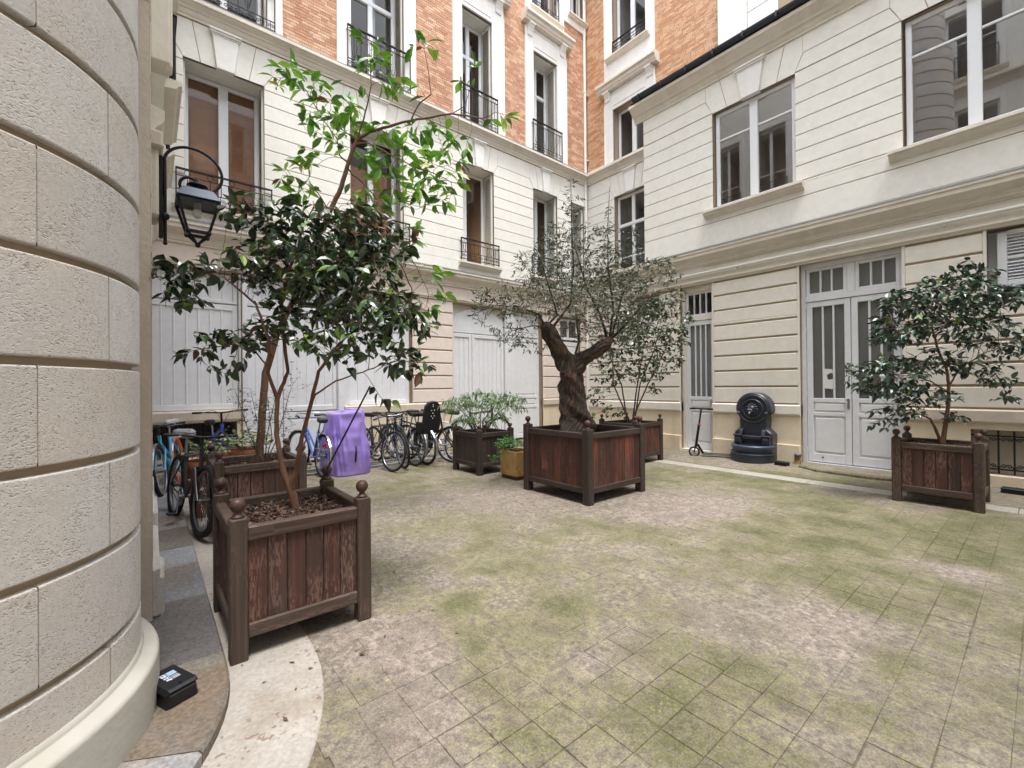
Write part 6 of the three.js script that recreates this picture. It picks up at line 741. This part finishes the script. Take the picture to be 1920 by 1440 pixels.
{ // camellia in the planter beside the stone corner
  const D = 2.86, stems = [stemAt([[556, 965, 0.028], [550, 930, 0.025], [530, 880, 0.0175], [518, 813, 0.014], [520, 747, 0.0135], [540, 697, 0.0105, 0.05], [533, 640, 0.011, 0.06], [528, 570, 0.01, 0.05], [545, 500, 0.008], [565, 430, 0.006], [590, 385, 0.004]], D), stemAt([[546, 915, 0.024], [556, 880, 0.017], [566, 820, 0.013, -0.04], [580, 770, 0.012, -0.08], [597, 697, 0.01, -0.1], [640, 640, 0.008, -0.14], [700, 590, 0.006, -0.12], [770, 560, 0.004]], D), stemAt([[520, 750, 0.012], [503, 700, 0.01, -0.05], [505, 640, 0.009, -0.1], [480, 570, 0.007, -0.12], [420, 520, 0.005, -0.1], [340, 505, 0.0035]], D), stemAt([[580, 770, 0.008, -0.08], [590, 740, 0.007, -0.15], [630, 715, 0.005, -0.2], [700, 690, 0.0035, -0.2]], D), stemAt([[503, 690, 0.006], [480, 660, 0.005, 0.1], [440, 645, 0.004, 0.15], [380, 655, 0.003, 0.15]], D)];
  const blobs = crownAt([[570, 420, 90, 45], [640, 420, 90, 45, 0.1], [500, 405, 70, 40, -0.1], [440, 402, 36, 18], [700, 450, 80, 40, 0.1], [735, 485, 45, 35], [560, 490, 130, 45], [450, 505, 90, 22, -0.1], [345, 512, 70, 20, -0.1], [295, 505, 24, 10, -0.1], [345, 560, 45, 16, -0.1], [650, 520, 110, 45, -0.1], [690, 590, 110, 45, -0.1], [765, 585, 55, 36], [805, 620, 28, 22], [740, 665, 60, 36, -0.1], [640, 640, 90, 34, -0.2], [720, 745, 26, 16, -0.1], [520, 615, 70, 24], [440, 635, 75, 16, 0.1], [370, 662, 36, 11, 0.15], [420, 692, 36, 13, 0.1], [540, 555, 60, 34], [610, 580, 60, 36, 0.2], [780, 690, 40, 18], [560, 460, 60, 40, 0.35], [650, 480, 60, 40, 0.4], [520, 520, 60, 30, 0.35]], D, 0.75);
  plantNear('camellia_tree', 'dark glossy camellia with reddish stems in the planter by the stone corner', 'tree', stems, blobs, { step: 0.036, kill: 0.038, points: 2300, twig: 0.0012, maxTwig: 0.007, depth: 4, tip: 2.6, along: 1.0, spread: 0.85, droop: 0.4, tilt: 0.75, len: 0.086, pick: camPick, geos: camGeos, mats: camMats, bark: M.barkRed, minR: 0.0012, seg: 6 });
  const a = px(600, 905, 2.75), b = px(694, 724, 2.7); single('plant_stake', bar(a, b, 0.006, 0.005, 6), std(0x1e1a17, 0.7), 'thin black stake slanting out of the planter by the stone corner', 'stake');
}
{ // tall tree with bright whorled leaves, rooted in the second planter
  const D = 4.55, mats = [leafM(0x86b83c, 0.42, 0.4), leafM(0x6ea838, 0.42, 0.4), leafM(0x9cc850, 0.45, 0.45), leafM(0x548034, 0.4, 0.35), leafM(0xb8b854, 0.5, 0.4), leafM(0x8a4a2e, 0.7, 0.2), leafM(0x5d7f4a, 0.4, 0.3)];
  const stems = [stemAt([[484, 872, 0.04], [490, 800, 0.037], [498, 700, 0.034], [520, 625, 0.031], [552, 560, 0.028], [600, 440, 0.025], [640, 350, 0.023], [655, 300, 0.02], [670, 262, 0.018], [692, 248, 0.015], [770, 226, 0.012], [847, 213, 0.009], [905, 222, 0.005]], D), stemAt([[770, 226, 0.008], [788, 192, 0.007], [808, 176, 0.006], [803, 130, 0.004], [797, 102, 0.003]], D), stemAt([[670, 262, 0.009], [690, 195, 0.007, -0.1], [696, 160, 0.005, -0.15], [694, 110, 0.004, -0.15]], D), stemAt([[652, 305, 0.009], [637, 292, 0.007, 0.1], [632, 260, 0.006, 0.15], [600, 215, 0.005, 0.15], [575, 170, 0.004, 0.1]], D), stemAt([[665, 270, 0.009], [690, 268, 0.007, -0.1], [730, 288, 0.006, -0.2], [770, 310, 0.005, -0.2], [825, 330, 0.004, -0.15]], D), stemAt([[650, 318, 0.009], [672, 335, 0.007, 0.1], [700, 365, 0.006, 0.1], [725, 410, 0.005, 0.1], [770, 480, 0.004, 0], [800, 540, 0.003]], D), stemAt([[847, 213, 0.006], [870, 200, 0.004], [880, 170, 0.003]], D), stemAt([[620, 400, 0.007], [595, 360, 0.005, -0.1], [560, 335, 0.0035, -0.1]], D), stemAt([[730, 288, 0.004, -0.2], [745, 340, 0.004, -0.1], [760, 385, 0.003]], D)];
  const blobs = crownAt([[545, 145, 38, 26], [585, 165, 35, 30], [620, 190, 35, 28], [652, 205, 30, 26], [600, 235, 45, 28], [640, 262, 32, 22], [585, 300, 32, 26], [555, 335, 40, 16], [560, 350, 30, 12], [690, 75, 22, 26, -0.15], [705, 120, 30, 30, -0.15], [735, 150, 40, 20, -0.15], [797, 92, 34, 14], [875, 160, 26, 22], [895, 135, 16, 10], [925, 215, 30, 16], [790, 248, 40, 18, -0.1], [835, 240, 35, 15], [850, 285, 26, 22], [820, 330, 45, 30, -0.1], [780, 300, 45, 26, -0.2], [740, 325, 35, 32], [760, 370, 50, 26], [830, 375, 30, 16], [715, 245, 32, 22], [700, 300, 30, 20, -0.2], [770, 430, 30, 18], [745, 550, 25, 24], [795, 510, 40, 20], [820, 560, 28, 20], [770, 590, 22, 22], [690, 370, 30, 26], [650, 230, 30, 20, 0.2]], D, 0.8);
  plantNear('broadleaf_tree', 'tall slender tree with bright green leaves rising in front of the brick facade', 'tree', stems, blobs, { step: 0.07, kill: 0.085, points: 760, twig: 0.002, maxTwig: 0.006, depth: 1, tip: 4.8, along: 1.4, spread: 0.95, droop: 0.16, tilt: 0.7, len: 0.15, pick: (n, r) => (r < 0.28 ? 0 : r < 0.52 ? 1 : r < 0.7 ? 2 : r < 0.86 ? 3 : r < 0.9 ? 4 : r < 0.915 ? 5 : 6), geos: [leafGeo(0.2, 0.22, 0.3, spat), leafGeo(0.19, 0.35, 0.25, spat), leafGeo(0.22, 0.12, 0.35, ellip), leafGeo(0.18, 0.5, 0.4, spat), leafGeo(0.21, -0.1, 0.3, spat)], mats, bark: M.barkRed, minR: 0.002 });
}
{ // olive with a stout pollarded trunk
  const D = 5.95, ts = [[1080, 818, 0.25], [1079, 790, 0.2], [1075, 750, 0.17], [1072, 715, 0.16], [1068, 690, 0.15], [1056, 672, 0.12], [1042, 645, 0.104, -0.05], [1030, 622, 0.098, -0.1], [1020, 608, 0.07, -0.1]];
  const sh = (pts) => stemAt(pts, D);
  const stems = [sh(ts), sh([[1073, 700, 0.12], [1090, 676, 0.1], [1112, 662, 0.088, -0.1], [1132, 648, 0.078, -0.15], [1146, 634, 0.05, -0.15]]), sh([[1022, 610, 0.015, -0.1], [1010, 590, 0.011, -0.2], [975, 575, 0.008, -0.3], [930, 572, 0.005, -0.3], [885, 590, 0.003, -0.3]]), sh([[1024, 612, 0.016], [1045, 590, 0.012], [1030, 540, 0.01], [1015, 490, 0.007], [1000, 470, 0.004]]), sh([[1030, 622, 0.02], [1070, 570, 0.014, 0.2], [1075, 500, 0.011, 0.2], [1072, 420, 0.007, 0.1], [1070, 330, 0.003, 0.1]]), sh([[1140, 640, 0.02], [1125, 590, 0.015], [1100, 540, 0.012], [1080, 470, 0.008]]), sh([[1142, 640, 0.018], [1150, 580, 0.013, -0.1], [1140, 500, 0.009, -0.1], [1140, 420, 0.006, -0.1], [1143, 350, 0.003]]), sh([[1146, 636, 0.018], [1180, 600, 0.012, -0.2], [1215, 560, 0.008, -0.2], [1262, 545, 0.004, -0.2]]), sh([[1146, 636, 0.015], [1165, 560, 0.011, 0.2], [1190, 500, 0.007, 0.2], [1240, 480, 0.003, 0.2]]), sh([[1072, 690, 0.02], [1085, 640, 0.012, 0.1], [1080, 590, 0.008, 0.1]]), sh([[1025, 615, 0.012, -0.1], [1000, 610, 0.008, -0.25], [960, 620, 0.005, -0.3]])];
  const blobs = crownAt([[1090, 480, 95, 60], [1010, 505, 65, 36], [1160, 515, 75, 44], [945, 565, 62, 34, -0.2, 1.8], [893, 588, 24, 18, -0.2, 2], [1220, 525, 60, 30, 0, 1.5], [1268, 555, 26, 18, -0.1, 2], [1100, 555, 115, 42], [1190, 580, 70, 34], [1000, 585, 50, 26, -0.2], [955, 625, 40, 26, -0.3, 1.6], [1075, 400, 26, 45, 0, 0.5], [1070, 345, 10, 26], [1140, 420, 18, 45, 0, 0.5], [1142, 350, 7, 22], [1050, 445, 45, 34], [1180, 460, 36, 34], [1250, 495, 26, 10], [1110, 615, 55, 32, 0, 2], [1165, 615, 50, 30, 0, 2], [985, 650, 34, 20, -0.3, 1.6], [1060, 530, 80, 40, 0.5], [1140, 540, 80, 40, 0.5], [1100, 560, 80, 40, -0.5]], D, 0.8);
  const mats = [leafM(0x58614a, 0.45), leafM(0x49543c, 0.45), leafM(0x7b836c, 0.5), leafM(0x3a4430, 0.45), leafM(0x8a8f5c, 0.5)];
  plant('olive_tree', 'old olive tree with thick split trunk and fine grey leaves', 'tree', stems, blobs, { step: 0.05, kill: 0.05, points: 2600, twig: 0.0012, maxTwig: 0.008, depth: 6, tip: 5, along: 4.4, spread: 0.8, droop: 0.15, tilt: 0.9, len: 0.07, pick: (n, r) => (r < 0.3 ? 0 : r < 0.55 ? 1 : r < 0.75 ? 2 : r < 0.95 ? 3 : 4), geos: [leafGeo(0.13, 0.1, 0.3, lance, true), leafGeo(0.12, -0.1, 0.2, lance, true)], mats, bark: M.barkOlive, minR: 0.0013, seg: 8, fat: (a, l, p, R) => (R > 0.06 ? 1 + 0.13 * Math.sin(a * 3 + l * 5 + p.y * 3) + 0.09 * Math.sin(a * 6 - l * 8) + 0.09 * Math.sin(a * 2 + l * 15) + 0.06 * Math.sin(a * 5 + l * 31) : 1) });
}
{ // shrub against the wing
  const D = 8.28; const stems = [[1180, 1150, 1148, 1125], [1186, 1195, 1205, 1210], [1184, 1215, 1245, 1268], [1176, 1165, 1140, 1118], [1190, 1200, 1225, 1240]].map((q, i) => stemAt([[1182, 818, 0.02], [q[0], 790, 0.017, 0.05 * (i - 2)], [q[1], 720, 0.012, 0.12 * (i - 2)], [q[2], 660, 0.008, 0.15 * (i - 2)], [q[3], 600, 0.004, 0.15 * (i - 2)]], D));
  const blobs = crownAt([[1185, 640, 65, 42], [1240, 640, 50, 40], [1272, 600, 26, 24], [1150, 700, 36, 26], [1210, 695, 45, 26], [1122, 735, 24, 30], [1262, 680, 26, 16], [1148, 775, 26, 14], [1200, 590, 60, 28], [1250, 575, 36, 22], [1130, 670, 30, 24], [1225, 735, 20, 10], [1110, 780, 16, 10]], D, 0.9);
  plant('camellia_shrub', 'multi stemmed dark leaved shrub in the planter against the low wing', 'shrub', stems, blobs, { step: 0.06, kill: 0.06, points: 1300, twig: 0.0018, depth: 3, tip: 3.2, along: 2.2, spread: 0.9, droop: 0.3, tilt: 0.6, len: 0.085, pick: camPick, geos: camGeos, mats: camMats, bark: M.barkGrey, minR: 0.002 });
}
{ // camellia in front of the double door
  const D = 5.3, stems = [stemAt([[1766, 842, 0.03], [1772, 800, 0.024], [1778, 760, 0.019], [1779, 720, 0.017], [1774, 690, 0.015], [1760, 660, 0.013], [1746, 610, 0.011, 0.05], [1755, 570, 0.008], [1790, 525, 0.005]], D), stemAt([[1766, 836, 0.02], [1755, 805, 0.016], [1744, 785, 0.012], [1720, 775, 0.008, -0.1], [1680, 778, 0.004, -0.15]], D), stemAt([[1779, 725, 0.01], [1800, 690, 0.008, 0.1], [1850, 660, 0.006, 0.15], [1905, 645, 0.004, 0.1]], D), stemAt([[1778, 735, 0.009], [1745, 715, 0.007, -0.15], [1700, 700, 0.005, -0.2], [1640, 705, 0.0035, -0.2]], D), stemAt([[1748, 625, 0.007], [1715, 605, 0.005, -0.1], [1670, 610, 0.003, -0.1]], D)];
  const blobs = crownAt([[1808, 500, 16, 14], [1815, 520, 45, 18], [1770, 560, 105, 26], [1700, 590, 55, 30], [1850, 565, 55, 22], [1800, 612, 85, 26], [1690, 628, 55, 24], [1640, 618, 14, 6], [1665, 695, 70, 26], [1612, 715, 26, 18], [1660, 725, 60, 18], [1745, 675, 50, 22], [1860, 640, 60, 18], [1905, 655, 34, 20], [1825, 685, 45, 20], [1745, 745, 55, 18], [1685, 770, 45, 16], [1650, 798, 24, 10], [1795, 785, 30, 9], [1862, 715, 36, 11], [1880, 748, 20, 12], [1760, 530, 40, 14], [1720, 545, 30, 12]], D, 0.9);
  plant('camellia_tree', 'dark green camellia with layered branches in front of the double door', 'tree', stems, blobs, { step: 0.045, kill: 0.045, points: 1750, twig: 0.0015, maxTwig: 0.008, depth: 4, tip: 3.2, along: 1.8, spread: 0.9, droop: 0.25, tilt: 0.45, len: 0.085, pick: camPick, geos: camGeos, mats: [leafM(0x2b4034, 0.3), leafM(0x36503c, 0.32), leafM(0x436044, 0.36), leafM(0x22332a, 0.28), leafM(0x7d9a3a, 0.45, 0.3), leafM(0x4c5236, 0.5), leafM(0x486845, 0.42)], bark: M.barkRed, minR: 0.0018 });
}
{ // feathery bush
  const D = 7.5, stems = [[905, 935], [890, 862], [915, 965], [900, 905], [885, 845]].map(([a, b], i) => stemAt([[905, 826, 0.012], [a, 790, 0.009, 0.05 * (i - 2)], [b, 750, 0.004, 0.1 * (i - 2)]], D));
  const mats = [leafM(0x6c8a5a, 0.45, 0.3), leafM(0x4f6f42, 0.45, 0.3), leafM(0x86a070, 0.5, 0.35), leafM(0xa3ab62, 0.5, 0.35)];
  plant('feathery_shrub', 'feathery bush with drooping narrow light green leaves in the small dark planter', 'shrub', stems, crownAt([[905, 750, 65, 20], [860, 760, 38, 15], [950, 748, 38, 16], [900, 785, 40, 14], [868, 788, 24, 9], [935, 780, 26, 12], [840, 755, 18, 8], [975, 765, 16, 8]], D, 1), { step: 0.05, kill: 0.055, points: 800, twig: 0.0014, depth: 4, tip: 5, along: 4.0, spread: 0.7, droop: 0.9, tilt: 0.8, len: 0.085, pick: (n, r) => Math.min(3, Math.floor(r * 3.4)), geos: [leafGeo(0.1, 0.25, 0.3, lance, true)], mats, bark: M.barkGrey, minR: 0.0016, seg: 5 });
}
{ // bright plant in the concrete pot
  const D = depthOf(-4.23, 3.73), mats = [leafM(0x4d8a34, 0.5, 0.3), leafM(0x3d7a2c, 0.5, 0.3), leafM(0x66a244, 0.5, 0.35)];
  plant('pot_plant', 'bright green low plant spilling over the yellow stained pot', 'plant', [stemAt([[957, 846, 0.005], [955, 832, 0.003]], D), stemAt([[950, 845, 0.004], [940, 838, 0.003, -0.15], [934, 852, 0.002, -0.25], [925, 862, 0.002, -0.28]], D), stemAt([[960, 845, 0.004], [975, 834, 0.003]], D)], crownAt([[955, 830, 30, 9], [975, 832, 18, 9], [938, 836, 10, 8, -0.15], [926, 860, 10, 9, -0.28], [936, 850, 8, 8, -0.25], [955, 820, 14, 6]], D, 1), { step: 0.022, kill: 0.024, points: 520, twig: 0.0008, depth: 9, tip: 3, along: 1.6, spread: 0.9, droop: 0.1, tilt: 0.7, len: 0.034, pick: (n, r) => Math.floor(r * 2.99), geos: [leafGeo(0.32, 0.1, 0.2, ellip, true)], mats, bark: M.barkGrey, minR: 0.0008, seg: 4 });
}
{ // wispy small-leaved shrub in the second planter
  const D = 4.35, mats = [leafM(0x3a4a2c, 0.45), leafM(0x4d5f36, 0.45), leafM(0x2c3a24, 0.45)];
  plant('wispy_shrub', 'thin wispy shrub with tiny dark leaves at the foot of the tall tree', 'shrub', [[470, 440], [500, 520], [520, 545], [488, 470], [510, 500]].map(([a, b], i) => stemAt([[496, 876, 0.006], [a, 820, 0.004, 0.08 * (i - 2)], [b, 730, 0.002, 0.12 * (i - 2)]], D)), crownAt([[500, 775, 45, 45], [465, 805, 40, 30], [545, 715, 18, 40], [440, 745, 26, 18], [495, 845, 50, 18], [530, 800, 26, 40], [445, 850, 25, 14], [580, 720, 14, 10]], D, 0.8), { step: 0.04, kill: 0.045, points: 620, twig: 0.0009, maxTwig: 0.004, depth: 4, tip: 2.4, along: 1.3, spread: 0.9, droop: 0.1, tilt: 0.8, len: 0.03, pick: (n, r) => Math.floor(r * 2.99), geos: [leafGeo(0.24, 0.1, 0.2, ellip, true)], mats, bark: M.barkGrey, minR: 0.0009, seg: 4 });
}
{ // variegated trailing plants in the clay pots and pale flowers beside them
  const mats = [leafM(0x7f966a, 0.5, 0.25), leafM(0x4c6640, 0.5, 0.25), leafM(0xb4bd96, 0.5, 0.3), leafM(0xc79a5a, 0.6, 0.25)];
  const mk = (name, label, c, r, pts, len, y0, m = mats) => plant(name, label, 'plant', [[{ p: V(c[0], y0, c[2]), r: 0.005 }, { p: V(c[0], c[1], c[2]), r: 0.003 }]], [{ c: V(...c), rx: r[0], ry: r[1], rz: r[2], w: 1 }], { step: 0.035, kill: 0.04, points: pts, twig: 0.001, depth: 6, tip: 2.5, along: 1.2, spread: 0.95, droop: 0.2, tilt: 0.7, len, pick: (n, q) => (q < 0.4 ? 0 : q < 0.7 ? 1 : q < 0.9 ? 2 : 3), geos: [leafGeo(0.36, 0.12, 0.25, ovate, true)], mats: m, bark: M.barkGrey, minR: 0.001, seg: 4 });
  mk('ivy', 'variegated ivy growing out of the tall terracotta pot', [-8.17, 0.74, 2.95], [0.22, 0.1, 0.2], 180, 0.06, 0.58); mk('ivy', 'variegated ivy spread over the wide terracotta pot', [-7.72, 0.78, 2.55], [0.34, 0.12, 0.3], 260, 0.06, 0.62);
  mk('daisy_plant', 'pale flowering daisies between the mountain bike and the terracotta pot', [-8.22, 0.42, 3.22], [0.12, 0.22, 0.12], 200, 0.035, 0.004, [leafM(0xb9bba8, 0.6, 0.3), leafM(0x56704a, 0.5, 0.3), leafM(0xd6d3c2, 0.6, 0.3), leafM(0x8a9a6c, 0.5, 0.3)]);
}
{ // dry leaves and twig bits lying about the planters
  const geos = [leafGeo(0.22, 0.3, 0.4, ovate, true), leafGeo(0.2, -0.2, 0.3, ovate, true)], mats = [leafM(0x5f4630, 0.8), leafM(0x7a6a3e, 0.8), leafM(0x473726, 0.8)], pos = []; const parts = mats.map(() => []);
  for (let i = 0; i < 150; i++) { const k = rnd(), c = k < 0.45 ? [-7.95, 6.2, 0.75] : k < 0.65 ? [-4.1, 5.2, 1.2] : k < 0.8 ? [-1.5, 7.9, 0.9] : [-5, 4.5, 3.2], x = c[0] + rr(-1, 1) * c[2], z = c[1] + rr(-1, 1) * c[2]; if (x < -8.3 || x > -1.5) continue; const a = rnd() * 6.283, m = leafMatrix({ p: V(x, 0.008, z), d: V(Math.cos(a), rr(-0.1, 0.15), Math.sin(a)), n: V(rr(-0.3, 0.3), 1, rr(-0.3, 0.3)).normalize(), l: rr(0.015, 0.045) }); parts[Math.floor(rnd() * 3)].push(geos[i % 2].clone().applyMatrix4(m)); }
  const g = new THREE.Group(); g.name = 'leaf_litter'; g.userData = { label: 'dry brown leaf scraps scattered over the paving near the planters', category: 'leaf litter', kind: 'stuff' }; scene.add(g); parts.forEach((q, i) => q.length && stuff(mesh('leaf_scraps', q, mats[i], g)));
}
renderer.render(scene, camera);
